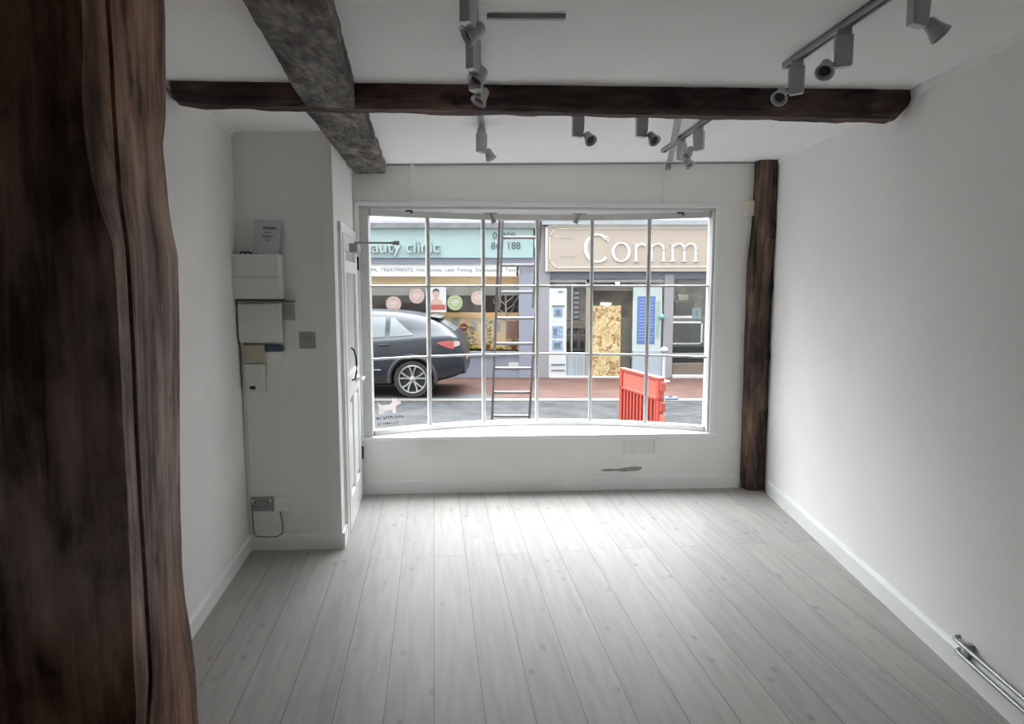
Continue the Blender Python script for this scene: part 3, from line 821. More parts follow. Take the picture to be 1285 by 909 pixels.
# ------------------------------------------------------------------ meter boxes on the alcove wall (local x along wall, -y to the room)
def alc(name, label, cat, s, z, group=None):
    return thing(name, label, cat, AL + ad_ * s + Vector((0, 0, z)), AANG, group)
def boxpart(t, name, a, b_, m, bev=0.004):
    mb = MB(); mb.box(a, b_); return mb.build(name, m, t, bevel=bev)
b1 = alc('fuse_box', 'widest white fuse box, topmost of the boxes on the alcove wall', 'fuse box', 0.138, 1.557)
boxpart(b1, 'case', (-0.138, -0.10, 0.0), (0.140, 0.0, 0.263), M['plas'], 0.006)
boxpart(b1, 'cover', (-0.134, -0.106, 0.138), (0.136, -0.098, 0.259), M['plas'], 0.003)
boxpart(b1, 'lid', (-0.134, -0.106, 0.004), (0.136, -0.098, 0.128), M['plas'], 0.003)
for k, x in enumerate((-0.10, -0.07, -0.035, 0.0, 0.06, 0.09)):
    mb = MB(); mb.tube([(x, -0.05, 0.262), (x + 0.004, -0.045, 0.275), (x + 0.01, -0.02, 0.278), (x + 0.012, 0.0, 0.272)], 0.006, 6)
    mb.build('cable', M['blk'], b1)
b2 = alc('meter_box', 'square white meter box below the topmost fuse box', 'meter box', 0.138, 1.303)
boxpart(b2, 'backboard', (-0.145, -0.02, -0.0), (0.118, 0.0, 0.245), M['blk'], 0.002)
boxpart(b2, 'case', (-0.122, -0.075, -0.002), (0.124, -0.018, 0.235), M['plas'], 0.006)
boxpart(b2, 'cover', (-0.118, -0.079, 0.006), (0.112, -0.074, 0.228), M['plas'], 0.003)
mb = MB(); mb.box((-0.118, -0.11, 0.236), (0.20, 0.0, 0.246)); mb.build('shelf', mat('grey_board', (0.22, 0.21, 0.20), 0.7), b2)
sm = alc('notice', 'small grey paper label to the right of the meter box', 'notice', 0.29, 1.43)
boxpart(sm, 'sheet', (-0.035, -0.003, 0), (0.042, 0.0, 0.105), mat('grey_paper', (0.50, 0.50, 0.52), 0.7), 0)
mb = MB()
for k in range(4): mb.box((-0.022, -0.0036, 0.03 + k * 0.016), (0.028, -0.003, 0.034 + k * 0.016))
mb.build('print', M['scuff'], sm)
b3 = alc('junction_box', 'small yellowed box under the square meter box', 'junction box', 0.092, 1.173)
boxpart(b3, 'case', (-0.062, -0.05, 0.0), (0.062, 0.0, 0.114), M['yel'], 0.005)
boxpart(b3, 'cover', (-0.054, -0.055, 0.008), (0.054, -0.049, 0.106), M['yel'], 0.003)
st = alc('label_strip', 'dark blue strip beside the yellowed box', 'strip', 0.2, 1.243)
boxpart(st, 'strip', (-0.055, -0.03, 0.0), (0.057, 0.0, 0.04), M['blue'], 0.003)
boxpart(st, 'bracket', (-0.048, -0.022, -0.09), (0.050, 0.0, 0.0), M['wall'], 0.003)
b4 = alc('timer_box', 'tall narrow white box with a tiny black label, lowest of the boxes', 'timer box', 0.092, 1.0)
boxpart(b4, 'case', (-0.060, -0.05, 0.0), (0.060, 0.0, 0.17), M['plas'], 0.005)
boxpart(b4, 'label', (-0.028, -0.0525, 0.018), (0.004, -0.0495, 0.038), M['blk'], 0)
boxpart(b4, 'side_cover', (0.060, -0.032, 0.005), (0.072, 0.0, 0.17), M['plas'], 0.003)
sw = alc('switch_plate', 'square brushed steel blank plate alone on the alcove wall', 'switch plate', 0.40, 1.262)
boxpart(sw, 'plate', (-0.047, -0.010, 0.0), (0.047, 0.0, 0.097), M['steel'], 0.003)
boxpart(sw, 'rocker', (-0.026, -0.014, 0.026), (0.026, -0.009, 0.072), M['steel'], 0.002)
so = alc('double_socket', 'brushed steel double socket low in the corner of the alcove wall', 'socket', 0.090, 0.248)
boxpart(so, 'plate', (-0.072, -0.012, 0.0), (0.072, 0.0, 0.09), M['steel'], 0.003)
for x in (-0.036, 0.036):
    mb = MB(); mb.box((x - 0.004, -0.0135, 0.052), (x + 0.004, -0.0115, 0.066))
    for dx in (-0.012, 0.012): mb.box((x + dx - 0.004, -0.0135, 0.030), (x + dx + 0.004, -0.0115, 0.036))
    mb.build('pin_holes', M['blk'], so)
    boxpart(so, 'rocker', (x - 0.008 + (0.018 if x > 0 else -0.018), -0.016, 0.058), (x + 0.006 + (0.018 if x > 0 else -0.018), -0.011, 0.076), M['plas'], 0.002)
bk = alc('blank_plate', 'white plate with a cable beside the steel double socket', 'plate', 0.20, 0.245)
boxpart(bk, 'plate', (-0.035, -0.010, 0.0), (0.038, 0.0, 0.095), M['wall'], 0.003)
mb = MB(); mb.tube([(0.0, -0.008, 0.0), (0.008, -0.012, -0.04), (0.012, -0.012, -0.10), (0.010, -0.016, -0.14), (-0.02, -0.025, -0.155), (-0.10, -0.027, -0.155), (-0.15, -0.024, -0.150), (-0.165, -0.012, -0.13), (-0.17, -0.008, 0.0)], 0.0045, 6)
mb.build('cable', M['cable'], bk, smooth=True)
tr = alc('trunking', 'thin white vertical trunking in the corner below the meter boxes', 'trunking', 0.010, 0.10)
boxpart(tr, 'cover', (-0.004, -0.014, 0.0), (0.014, 0.0, 1.20), M['plas'], 0.002)
lf = alc('leaflet', 'white printed letter leaning on the wall on top of the fuse box', 'letter', 0.19, 1.820)
Mx = Matrix.Translation((0, -0.055, 0.002)) @ Matrix.Rotation(math.radians(-12), 4, 'X') @ Matrix.Rotation(math.radians(3), 4, 'Y')
mb = MB(); mb.box((-0.078, -0.001, 0.0), (0.074, 0.0, 0.205), Mx); mb.build('sheet', M['paper'], lf)
mb = MB()
for z0, x0, x1, h in ((0.150, -0.03, 0.048, 0.014), (0.128, -0.02, 0.025, 0.005), (0.108, -0.03, 0.035, 0.005), (0.098, -0.03, 0.02, 0.004), (0.080, -0.012, 0.014, 0.006)):
    mb.box((x0, -0.0016, z0), (x1, -0.001, z0 + h), Mx)
mb.build('print', M['ink'], lf)

# pipes at the right skirting
def Rw(y, off, z):
    f = (BR.y - y) / rdir.y
    return BR - rdir * f + Vector((-1, 0, 0)) * off + Vector((0, 0, z))
pp = thing('heating_pipes', 'pair of grey pipes along the skirting at the lower right', 'pipe', Rw(2.75, 0, 0))
base = Rw(2.75, 0, 0)
for zz, ye in ((0.150, 2.80), (0.105, 2.78)):
    mb = MB(); mb.tube([Rw(-1.0, 0.035, zz) - base, Rw(ye - 0.03, 0.035, zz) - base, Rw(ye, 0.03, zz) - base, Rw(ye + 0.012, 0.015, zz) - base, Rw(ye + 0.014, 0.0, zz) - base], 0.0085, 10)
    mb.build('pipe', mat('dull_pipe', (0.32, 0.32, 0.32), 0.35, 0.5), pp, smooth=True)
mb = MB(); q = Rw(2.72, 0, 0) - base
mb.box((q.x - 0.03, q.y - 0.012, 0.09), (q.x, q.y + 0.012, 0.165)); mb.build('bracket', M['condd'], pp)

# ================================================================== OUTSIDE
G = -0.45
YS = 15.4
def FX0(px): return at(px, 500, 12.7).x
mb = MB(); mb.prism([(-14, 5.6), (16, 5.6), (16, 12.30), (-14, 12.30)], G - 0.2, G)
struct(mb.build('ground_road', asphalt()), 'grey worn road surface outside', 'road')
mb = MB(); mb.prism([(-14, 12.30), (16, 12.30), (16, 12.52), (-14, 12.52)], G - 0.2, G + 0.012)
struct(mb.build('ground_kerb', dull('pale_kerb_stone', (0.24, 0.22, 0.195), 0.6, var=0.12, scale=4)), 'pale flush kerb line across the street', 'kerb')
mb = MB(); mb.prism([(-14, 12.52), (16, 12.52), (16, 19), (-14, 19)], G - 0.2, G + 0.01)
struct(mb.build('ground_paving', brick_paving()), 'reddish brick paving before the shops opposite', 'pavement')

mb = MB(); mb.prism([(-14, 12.50), (FX0(640), 12.50), (FX0(600), 13.05), (-14, 13.05)], G - 0.1, G + 0.013)
struct(mb.build('ground_strip', dull('dark_grey_strip', (0.05, 0.05, 0.052), 0.8, var=0.25, scale=3)), 'dark grey strip beside the kerb line', 'road')  # dark grey strip between kerb line and brick, ending right of the car

def FX(px): return at(px, 380, YS).x
def FZ(py): return at(642, py, YS).z
teal = dull('pale_teal_fascia', (0.40, 0.56, 0.57), 0.45, var=0.02)
bluegrey = dull('blue_grey_paint', (0.31, 0.335, 0.43), 0.5, var=0.03)
lilac = dull('lilac_grey_paint', (0.36, 0.35, 0.39), 0.5, var=0.03)
lead = dull('grey_lead_flashing', (0.22, 0.23, 0.24), 0.5, 0.2, var=0.2, scale=5)
white_b = dull('white_board', (0.74, 0.75, 0.76), 0.45, var=0.01)
beige = dull('beige_sign', (0.52, 0.44, 0.37), 0.5, var=0.02)
creamb = dull('cream_sign_border', (0.74, 0.70, 0.62), 0.5, var=0.01)
dark_in = dull('dark_shop_interior', (0.12, 0.11, 0.11), 0.7, var=0.2)
grey_in = dull('grey_shop_interior', (0.16, 0.155, 0.15), 0.7, var=0.2)
tan = mat('tan_wood', (0.50, 0.33, 0.16), 0.6, var=0.15, stretch=(0.2, 1, 6))
slate = dull('slate_grey', (0.30, 0.31, 0.33), 0.6, var=0.15)
letter_w = dull('white_letters', (0.85, 0.85, 0.84), 0.5, var=0.01)
letter_t = dull('pale_raised_letters', (0.47, 0.57, 0.58), 0.4, var=0.01)
letter_d = dull('dark_letters', (0.05, 0.07, 0.08), 0.5, var=0.01)

def text(body, size, loc, m, parent, name='lettering', align='LEFT', ext=0.006, space=1.0):
    c = bpy.data.curves.new(name, 'FONT'); c.body = body; c.size = size; c.extrude = ext; c.align_x = align; c.space_character = space
    tmp = bpy.data.objects.new('text_source', c); COL.objects.link(tmp)
    bpy.context.view_layer.update()
    me = bpy.data.meshes.new_from_object(tmp.evaluated_get(bpy.context.evaluated_depsgraph_get()))
    bpy.data.objects.remove(tmp, do_unlink=True); bpy.data.curves.remove(c)
    me.name = name + '_' + body[:3]
    me.materials.clear(); me.materials.append(m)
    o = bpy.data.objects.new(name, me); COL.objects.link(o)
    o.location = loc; o.rotation_euler = (PI / 2, 0, 0); o.parent = parent
    return o

def shop(label, x0, x1, body_mat, name='shop_building'):
    return thing(name, label, 'shop', ((x0 + x1) / 2, YS, G), 0, 'shops across the street')

def fbox(t, name, xa, xb, za, zb, ya, yb, m, bev=0):
    L0 = t.location
    mb = MB(); mb.box((xa - L0.x, ya - L0.y, za - L0.z), (xb - L0.x, yb - L0.y, zb - L0.z))
    return mb.build(name, m, t, bevel=bev)

# ---- left shop: pale teal fascia
xl, xr = -9.0, FX(671)
A_ = shop('shop with pale teal fascia, behind the parked car', xl, xr, bluegrey)
fbox(A_, 'roof', xl, xr, FZ(281), FZ(277), YS - 0.1, YS + 4.6, dull('pale_roof_edge', (0.55, 0.56, 0.60), 0.6))
fbox(A_, 'flashing', xl, xr, FZ(287.5), FZ(281), YS - 0.24, YS + 0.2, lead)
fa = fbox(A_, 'fascia', xl, xr - 0.04, FZ(324), FZ(287.5), YS - 0.16, YS + 0.1, teal)
fbox(A_, 'cornice', xl, xr, FZ(331.5), FZ(324), YS - 0.10, YS + 0.1, bluegrey)
tb = fbox(A_, 'text_band', xl, FX(648), FZ(347), FZ(331.5), YS - 0.06, YS + 0.04, mat('white_text_board', (0.42, 0.425, 0.43), 0.45, var=0.01))
fbox(A_, 'pilaster', FX(651), xr, G, FZ(324), YS - 0.06, YS + 0.3, bluegrey, 0.01)
fbox(A_, 'stall_riser', xl, FX(651), G, FZ(443.5), YS - 0.02, YS + 0.14, bluegrey)
fbox(A_, 'window_sill', xl, FX(651), FZ(444.5), FZ(441.5), YS - 0.07, YS + 0.5, bluegrey)
fbox(A_, 'blind_box', xl, FX(651), FZ(358.5), FZ(346.5), YS + 0.14, YS + 0.24, tan)
fbox(A_, 'blind', xl, FX(651), FZ(371), FZ(358), YS + 0.15, YS + 0.17, dull('cream_blind', (0.60, 0.57, 0.52), 0.7))
fbox(A_, 'back_wall', xl, xr, G, FZ(300), YS + 3.4, YS + 3.5, dark_in)
fbox(A_, 'shop_floor', xl, xr, G - 0.02, G + 0.02, YS + 0.14, YS + 3.5, grey_in)
fbox(A_, 'side_wall', xr - 0.06, xr, G, FZ(281), YS + 0.2, YS + 3.5, dark_in)
fbox(A_, 'display_shelf', xl, FX(651), FZ(447), FZ(441.5), YS + 0.14, YS + 0.95, tan)
fbox(A_, 'display_backboard', FX(528), FX(651), FZ(441.5), FZ(395), YS + 0.9, YS + 0.95, mat('wooden_backboard', (0.62, 0.48, 0.32), 0.6, var=0.12, stretch=(1, 1, 0.2)))
fbox(A_, 'display_rail', FX(525), FX(651), FZ(401), FZ(394.5), YS + 0.86, YS + 0.9, tan)
mb = MB(); L0 = A_.location
mb.face([Vector((xl, YS + 0.05, FZ(443))) - L0, Vector((FX(651), YS + 0.05, FZ(443))) - L0, Vector((FX(651), YS + 0.05, FZ(347))) - L0, Vector((xl, YS + 0.05, FZ(347))) - L0])
mb.build('window_pane', M['sglass'], A_)
text('beauty clinic', 0.37, Vector((FX(554.5), YS - 0.20, FZ(317.5))) - L0, letter_t, A_, 'lettering', 'RIGHT', 0.03, 1.0)
text('01209', 0.20, Vector((FX(618.5), YS - 0.165, FZ(300.5))) - L0, letter_d, A_, 'phone_number')
text('86', 0.21, Vector((FX(616.5), YS - 0.165, FZ(313))) - L0, letter_d, A_, 'phone_number')
text('188', 0.21, Vector((FX(635.5), YS - 0.165, FZ(313))) - L0, letter_d, A_, 'phone_number')
lm_ = mat('grey_letters', (0.10, 0.11, 0.125), 0.5)
xw = FX(464)
for w_ in 'SPA, TREATMENTS, Hot Stones, Lash Tinting, Dermaplane, Tanning, Facials,'.split():
    o_ = text(w_, 0.112, Vector((xw, YS - 0.066, FZ(341))) - L0, lm_, A_, 'band_lettering', 'LEFT', 0.002, 1.06)
    xw += max(v.co.x for v in o_.data.vertices) + 0.05
# round stickers on that window
pinks = dull('pink_sticker', (0.60, 0.40, 0.37), 0.5, var=0.03); greens = dull('green_sticker', (0.36, 0.47, 0.20), 0.5, var=0.03)
for px, py, r, m, lb in ((494, 381.5, 9.6, pinks, 'round pink sticker on the teal shop window, leftmost, just above the car roof'), (523, 371.5, 9.6, pinks, 'round pink sticker on the teal shop window, left of the portrait poster'),
                     (571, 380, 9.8, greens, 'round green sticker on the teal shop window, right of the portrait poster'), (600, 374, 9.0, pinks, 'round pink sticker on the teal shop window, nearest the ladder')):
    c = at(px, py, YS + 0.03); R_ = r / 56.5
    t = thing('window_sticker', lb, 'sticker', c, 0, 'round stickers on the teal shop window')
    Mr = Matrix.Rotation(PI / 2, 4, 'X')
    mb = MB(); mb.lathe([(R_, 0.0), (R_, 0.006)], Mr, 28); mb.build('disc', m, t)
    mb = MB(); mb.lathe([(R_ * .86, 0.006), (R_ * .86, 0.008), (R_ * .80, 0.008), (R_ * .80, 0.006)], Mr, 28, caps=False)
    mb.box((-R_ * .55, -0.009, -R_ * .08), (R_ * .55, -0.006, R_ * .12)); mb.box((-R_ * .4, -0.009, R_ * .22), (R_ * .4, -0.006, R_ * .36)); mb.box((-R_ * .35, -0.009, -R_ * .38), (R_ * .35, -0.006, -R_ * .24))
    mb.build('print', dull('pale_print', (0.70, 0.66, 0.60), 0.5), t)
# portrait poster
t = thing('poster', 'white poster of a dark-haired person in red on the teal shop window', 'poster', at(549, 392, YS + 0.02), 0)
k = 1 / 56.5
boxpart(t, 'sheet', (-11 * k, -0.006, 0), (11.2 * k, 0, 33 * k), white_b, 0)
mb = MB(); mb.lathe([(1, 0), (1, 0.004)], Matrix.Translation((-1.5 * k, -0.006, 22.5 * k)) @ Matrix.Rotation(PI / 2, 4, 'X') @ Matrix.Diagonal((4 * k, 5.5 * k, 1, 1)), 20)
mb.loft([[(x * k, y_, z * k) for x, z in ((-8, 8), (7, 8), (6, 14), (1, 17), (0, 19), (-3.4, 19), (-4, 17), (-7.5, 14))] for y_ in (-0.009, -0.006)])
mb.build('figure', dull('skin_tone_print', (0.66, 0.44, 0.36), 0.6), t)
mb = MB(); mb.loft([[(x * k, y_, z * k) for x, z in ((-6, 23), (-5.2, 28), (-1.5, 30), (2.4, 28), (3, 23), (2, 25.5), (-1, 26.8), (-4.5, 25.5))] for y_ in (-0.0115, -0.006)])
mb.build('hair', M['blk'], t)
boxpart(t, 'band', (-8 * k, -0.010, 3 * k), (10 * k, -0.006, 9.5 * k), dull('red_print', (0.52, 0.10, 0.09), 0.5), 0)
# window display: cards, round sign, twig tree, lemons
cards = ((581, 402, 9, 12, -.04), (594, 408.5, 8, 13, .1), (624, 410, 9, 14, 0.0), (570, 404, 11, 13, .2))
for i, (px, py, w, h, ro) in enumerate(cards[1:]):
    t = thing('display_card', ('white card on the wooden backboard, right of the round red sign', 'white card on the wooden backboard, framed by the ladder rails', 'white card on the backboard just above the car boot')[i], 'card', at(px, py + h / 2, YS + 0.888), 0, 'cards in the teal shop window')
    mb = MB(); mb.box((-w / 2 * k, -0.008, 0), (w / 2 * k, 0, h * k), Matrix.Rotation(ro, 4, 'Y')); mb.build('sheet', white_b, t)
    mb = MB()
    for q_ in range(3): mb.box((-w * .3 * k, -0.010, (3 + q_ * 3) * k), (w * .3 * k, -0.008, (3.8 + q_ * 3) * k), Matrix.Rotation(ro, 4, 'Y'))
    mb.build('print', M['ink'], t)
t = thing('round_sign', 'small round red sign hung on the wooden backboard', 'sign', at(582, 411, YS + 0.885), 0)
mb = MB(); mb.lathe([(5.3 * k, 0), (5.3 * k, 0.02)], Matrix.Rotation(PI / 2, 4, 'X'), 24); mb.build('disc', dull('dark_red_sign', (0.42, 0.05, 0.06), 0.5), t)
mb = MB(); mb.box((-3.5 * k, -0.024, -1 * k), (3.5 * k, -0.02, 1 * k)); mb.build('print', white_b, t)
t = thing('twig_tree', 'white decorative twig tree standing in the window between ladder rails', 'ornament', at(635, 441, YS + 0.5), 0)
mb = MB(); mb.tube([(0, 0, 0), (0.01, 0, 0.5), (0.0, 0, 1.0), (-0.01, 0, 1.36)], [0.028, 0.024, 0.02, 0.008], 7)
mb.tube([(0, 0, 0), (0, 0, .02)], 0.12, 14)
mb.build('trunk', white_b, t)
for a, z0, l in ((-1, 0.85, .30), (1, 0.95, .30), (-1, 1.05, .22), (1, 1.12, .26), (-1, 0.7, .26), (1, .75, .2)):
    mb = MB(); mb.tube([(0, 0, z0), (a * l * .5, 0.02, z0 + .10), (a * l * .95, 0.0, z0 + .30), (a * l * .8, 0, z0 + .42)], [0.012, 0.010, 0.008, 0.004], 6)
    mb.build('branch', white_b, t)
    tcol = None
lem = dull('lemon_yellow', (0.68, 0.58, 0.08), 0.5, var=0.1); leafm = dull('leaf_green', (0.10, 0.17, 0.05), 0.6, var=0.3); orng = dull('terracotta', (0.50, 0.16, 0.08), 0.6)
lem_proto = None
for i, (px, yy, rz) in enumerate(((584, .35, .3), (588.5, .42, 1.2), (593, .33, 2.0), (598, .45, 2.6), (603, .36, .9), (624, .35, .2), (629, .40, 1.7), (622, .5, 2.9))):
    p = at(px, 441.5, YS + yy)
    p.z = FZ(441.5)
    lb = 'yellow lemon on the teal shop window shelf, left of the ladder' if px < 610 else 'yellow lemon on the teal shop window shelf, between the ladder rails'
    if lem_proto is None:
        mb = MB(); mb.lathe([(0.006, -0.062), (0.014, -0.056), (0.038, -0.036), (0.046, -0.01), (0.046, 0.012), (0.036, 0.038), (0.014, 0.056), (0.007, 0.064)], Matrix.Translation((0, 0, 0.046)) @ Matrix.Rotation(PI / 2, 4, 'Y'), 12)
        lem_proto = mb.build('lemon', lem, smooth=True); l_ = lem_proto
    else:
        l_ = lem_proto.copy(); COL.objects.link(l_)
    l_.location = p; l_.rotation_euler = (0, 0, rz)
    tag(l_, lb, 'lemon', 'lemons on the left of the shelf' if px < 610 else 'lemons between the ladder rails')
for px, h, lb in ((590, 0.42, 'leafy plant with pale blooms on the shelf left of the ladder'), (612, 0.55, 'dark leafy plant behind the ladder left rail'), (645, 0.18, 'low green plant at the right end of the shelf')):
    p = at(px, 441.5, YS + (0.35 if px > 640 else 0.65)); p.z = FZ(441.5)
    t = thing('potted_plant', lb, 'plant', p, 0, 'plants in the teal shop window')
    mb = MB(); mb.lathe([(0.05, 0), (0.07, 0.10), (0.06, 0.10), (0.05, 0.08)], None, 12); mb.build('pot', orng, t)
    mb = MB(); rnd = random.Random(px)
    for q_ in range(46):
        a = rnd.random() * 6.28; z = 0.08 + h * rnd.random(); r_ = 0.13 * (0.4 + rnd.random()) * (1.1 - 0.6 * z / (h + .1))
        c0 = Vector((math.cos(a) * r_ * .4, math.sin(a) * r_ * .4, z)); tip = Vector((math.cos(a) * r_ * 1.3, math.sin(a) * r_ * 1.3, z + 0.06 * (rnd.random() - .2)))
        sdv = Vector((-math.sin(a), math.cos(a), 0.3)) * 0.022
        mid = (c0 + tip) / 2 + Vector((0, 0, .012)); mb.loft([[c0, c0 + Vector((0, 0, .003)), c0 + Vector((0.003, 0, .001))], [mid + sdv, mid + Vector((0, 0, .005)), mid - sdv], [tip, tip + Vector((0, 0, .003)), tip + Vector((0.003, 0, .001))]])
    mb.build('foliage', leafm, t)
    if h > .3:
        for q_ in range(7):
            mb = MB(); a = rnd.random() * 6.28; mb.ball((0.1 * math.cos(a), -0.05 - 0.06 * rnd.random(), .12 + h * rnd.random()), 0.035, u=10, v=7); mb.build('bloom', lem if q_ % 2 else creamb, t, smooth=True)
t = thing('gift_box', 'terracotta paper bag at the right end of the teal shop window', 'bag', at(643, 425, YS + 0.85), 0)
boxpart(t, 'bag', (-0.13, -0.1, 0), (0.13, 0.03, 0.42), dull('coral_paper', (0.60, 0.24, 0.16), 0.6, var=0.1), 0.01)
mb = MB(); mb.tube([(-0.06, -0.05, .42), (-0.05, -0.05, .52), (0.05, -0.05, .52), (0.06, -0.05, .42)], 0.008, 6); mb.build('handle', tan, t)
boxpart(t, 'plinth', (-0.16, -0.12, FZ(441.5) - t.location.z), (0.16, 0.04, 0.0), tan, 0.005)
# white paper tag on the stall riser
t = thing('wall_notice', 'white paper notice on the blue-grey panel below the teal shop window', 'notice', at(645.5, 464, YS - 0.022), 0)
boxpart(t, 'sheet', (-0.125, -0.008, 0), (0.125, 0.0, 0.16), white_b, 0)
mb = MB(); mb.box((-.09, -.010, .05), (.09, -.008, .06)); mb.box((-.09, -.010, .09), (.06, -.008, .10)); mb.build('print', dull('faint_print', (0.5, 0.5, 0.52), .6), t)

# ---- right shop: beige sign
xl2, xr2 = FX(671) + 0.01, 9.0
B_ = shop('shop with the beige sign and white serif lettering', xl2, xr2, lilac)
L1 = B_.location
fbox(B_, 'roof', xl2, xr2, FZ(283), FZ(277), YS - 0.2, YS + 4.6, dull('pale_flat_roof', (0.40, 0.43, 0.48), 0.5))
fbox(B_, 'pilaster', xl2, FX(690), G, FZ(283), YS - 0.05, YS + 0.3, lilac, 0.01)
fbox(B_, 'fascia', FX(684), xr2, FZ(341), FZ(283), YS - 0.14, YS + 0.1, beige)
# cream border of the sign, cut corners at the left
mb = MB()
def P3(px, py, y=YS - 0.14): q = at(px, py, YS); return Vector((q.x, y, q.z)) - L1
def bar(pa, pb, wpx=1.6, m=None):
    a, b_ = Vector(pa), Vector(pb); d = (b_ - a).normalized(); n = Vector((-d.y, d.x)) * wpx / 2
    pts = [a - d * wpx * .3 + n, b_ + d * wpx * .3 + n, b_ + d * wpx * .3 - n, a - d * wpx * .3 - n]
    mb.loft([[P3(p.x, p.y, YS - 0.14 - e) for p in pts] for e in (0.0, 0.012)])
for s_ in (((697, 287.5), (960, 286)), ((689.5, 296), (697, 287.5)), ((689.5, 296), (689.5, 327)), ((689.5, 327), (697, 336)), ((697, 336), (960, 334.5))):
    bar(*s_)
mb.build('border', creamb, B_)
mb = MB(); mb.loft([[P3(x, y, YS - 0.14 - e) for x, y in ((684, 283), (1000, 282), (1000, 284.5), (684, 285.5))] for e in (0, 0.02)])
mb.loft([[P3(x, y, YS - 0.14 - e) for x, y in ((684, 283), (687, 283), (687, 341), (684, 341))] for e in (0, 0.02)])
mb.build('edge_strip', creamb, B_)
# faint small lettering left of the name, strokes only
mb = MB()
rnd = random.Random(3)
for yb, x0, n_ in ((302, 699, 8), (325, 703, 7)):
    for q_ in range(n_):
        xx = x0 + q_ * 2.6; hh = 3.0 + 2.4 * rnd.random()
        mb.loft([[P3(x, y, YS - 0.14 - e) for x, y in ((xx, yb), (xx + .7, yb), (xx + .7, yb - hh), (xx, yb - hh))] for e in (0, 0.006)])
        mb.loft([[P3(x, y, YS - 0.14 - e) for x, y in ((xx, yb - 2), (xx + 1.9, yb - 2), (xx + 1.9, yb - 2.8), (xx, yb - 2.8))] for e in (0, 0.006)])
mb.build('small_lettering', dull('pale_lavender_letters', (0.60, 0.56, 0.56), 0.5), B_)
# serif letters C o r n m, drawn as strokes of varying width (pixel coordinates on the sign's own plane)
mb = MB()
def stroke(pts):          # pts: (x, y, half width x, half width y) ribbon
    prev = None
    Ls, Rs = [], []
    for i, (x, y, w) in enumerate(pts):
        a = pts[max(i - 1, 0)]; b_ = pts[min(i + 1, len(pts) - 1)]
        d = Vector((b_[0] - a[0], b_[1] - a[1])).normalized(); n = Vector((-d.y, d.x))
        Ls.append((x + n.x * w, y + n.y * w)); Rs.append((x - n.x * w, y - n.y * w))
    for e0, e1 in zip(range(len(pts) - 1), range(1, len(pts))):
        q_ = [Ls[e0], Ls[e1], Rs[e1], Rs[e0]]
        mb.loft([[P3(x, y, YS - 0.14 - e) for x, y in q_] for e in (0.0, 0.022)])
def arc(cx, cy, rx, ry, a0, a1, thick, thin, n=26):
    out = []
    for i in range(n + 1):
        a = math.radians(a0 + (a1 - a0) * i / n)
        w = thin + (thick - thin) * abs(math.cos(a)) ** 1.5
        out.append((cx + rx * math.cos(a), cy - ry * math.sin(a), w))
    return out
stroke(arc(748.5, 312, 14.5, 17, 40, 318, 2.3, 1.0, 36))      # C
stroke([(759.2, 296.5, 0.8), (760.6, 299, 1.5), (761.6, 304.5, 0.5)])
stroke(arc(778.0, 316.8, 10.0, 11.5, 0, 360, 1.9, 0.75, 34))   # o
def serif_stem(x, y0, y1, w=1.45, foot=3.9):
    stroke([(x, y0, w), (x, y1, w)])
    stroke([(x - foot, y1 + .2, .55), (x + foot, y1 + .2, .55)])
    stroke([(x - foot + .6, y0 + 1.2, .6), (x, y0 + .3, .8)])
serif_stem(796.5, 306, 328)
stroke([(797.5, 311.5, .7), (800.5, 307.6, 1.1), (804, 306.3, 1.3), (806.8, 307.6, 1.5), (807.2, 309.5, 1.2)])
def hump(x0, x1):
    stroke([(x0, 312, .6), (x0 + 3, 308, .9), (x0 + (x1 - x0) * .55, 306.2, 1.0), (x1 - 2.2, 307.6, 1.3), (x1, 311.5, 1.45), (x1, 315, 1.45)])
    stroke([(x1, 314, 1.45), (x1, 328, 1.45)]); stroke([(x1 - 3.6, 328.2, .55), (x1 + 3.6, 328.2, .55)])
serif_stem(815.5, 306, 328); hump(816, 830.5)
serif_stem(842, 306, 328); hump(842.5, 856.5); hump(857, 870.5)
mb.build('lettering', letter_w, B_)
# shopfront below the sign
fbox(B_, 'header', FX(690), xr2, FZ(350), FZ(341), YS - 0.02, YS + 0.12, dull('dark_blue_header', (0.16, 0.19, 0.26), 0.5, var=0.05))
fbox(B_, 'transom', FX(690), FX(833), FZ(354.5), FZ(351), YS + 0.0, YS + 0.10, dull('grey_frame_paint', (0.40, 0.42, 0.43), 0.5))
grf = dull('light_grey_frame', (0.42, 0.43, 0.45), 0.5, var=0.04)
palep = dull('pale_blue_panel', (0.46, 0.53, 0.60), 0.5, var=0.03)
fbox(B_, 'mullion', FX(717), FX(719), FZ(442), FZ(350), YS + 0.02, YS + 0.08, grf)
fbox(B_, 'door_post', FX(735.5), FX(743), G, FZ(350), YS + 0.0, YS + 0.12, dull('tan_grey_frame', (0.40, 0.35, 0.30), 0.6), 0.01)
fbox(B_, 'door_rail', FX(743), FX(796), FZ(365), FZ(358), YS + 0.25, YS + 0.32, dull('tan_grey_rail', (0.40, 0.36, 0.31), 0.6))
fbox(B_, 'stall_riser', FX(711), FX(735.5), G, FZ(443), YS + 0.02, YS + 0.14, palep, 0.01)
fbox(B_, 'stall_riser', FX(795), FX(833), G, FZ(440), YS + 0.0, YS + 0.14, palep, 0.01)
fbox(B_, 'stall_riser', FX(845), xr2, G, FZ(456), YS + 0.0, YS + 0.14, dull('brown_riser', (0.20, 0.15, 0.12), 0.6), 0.01)
mb = MB()
for px in (722, 727, 731): mb.box((FX(px) - L1.x - .015, 0.005, 0.05), (FX(px) - L1.x + .015, 0.02, 0.5))
mb.build('panel_moulding', grf, B_)
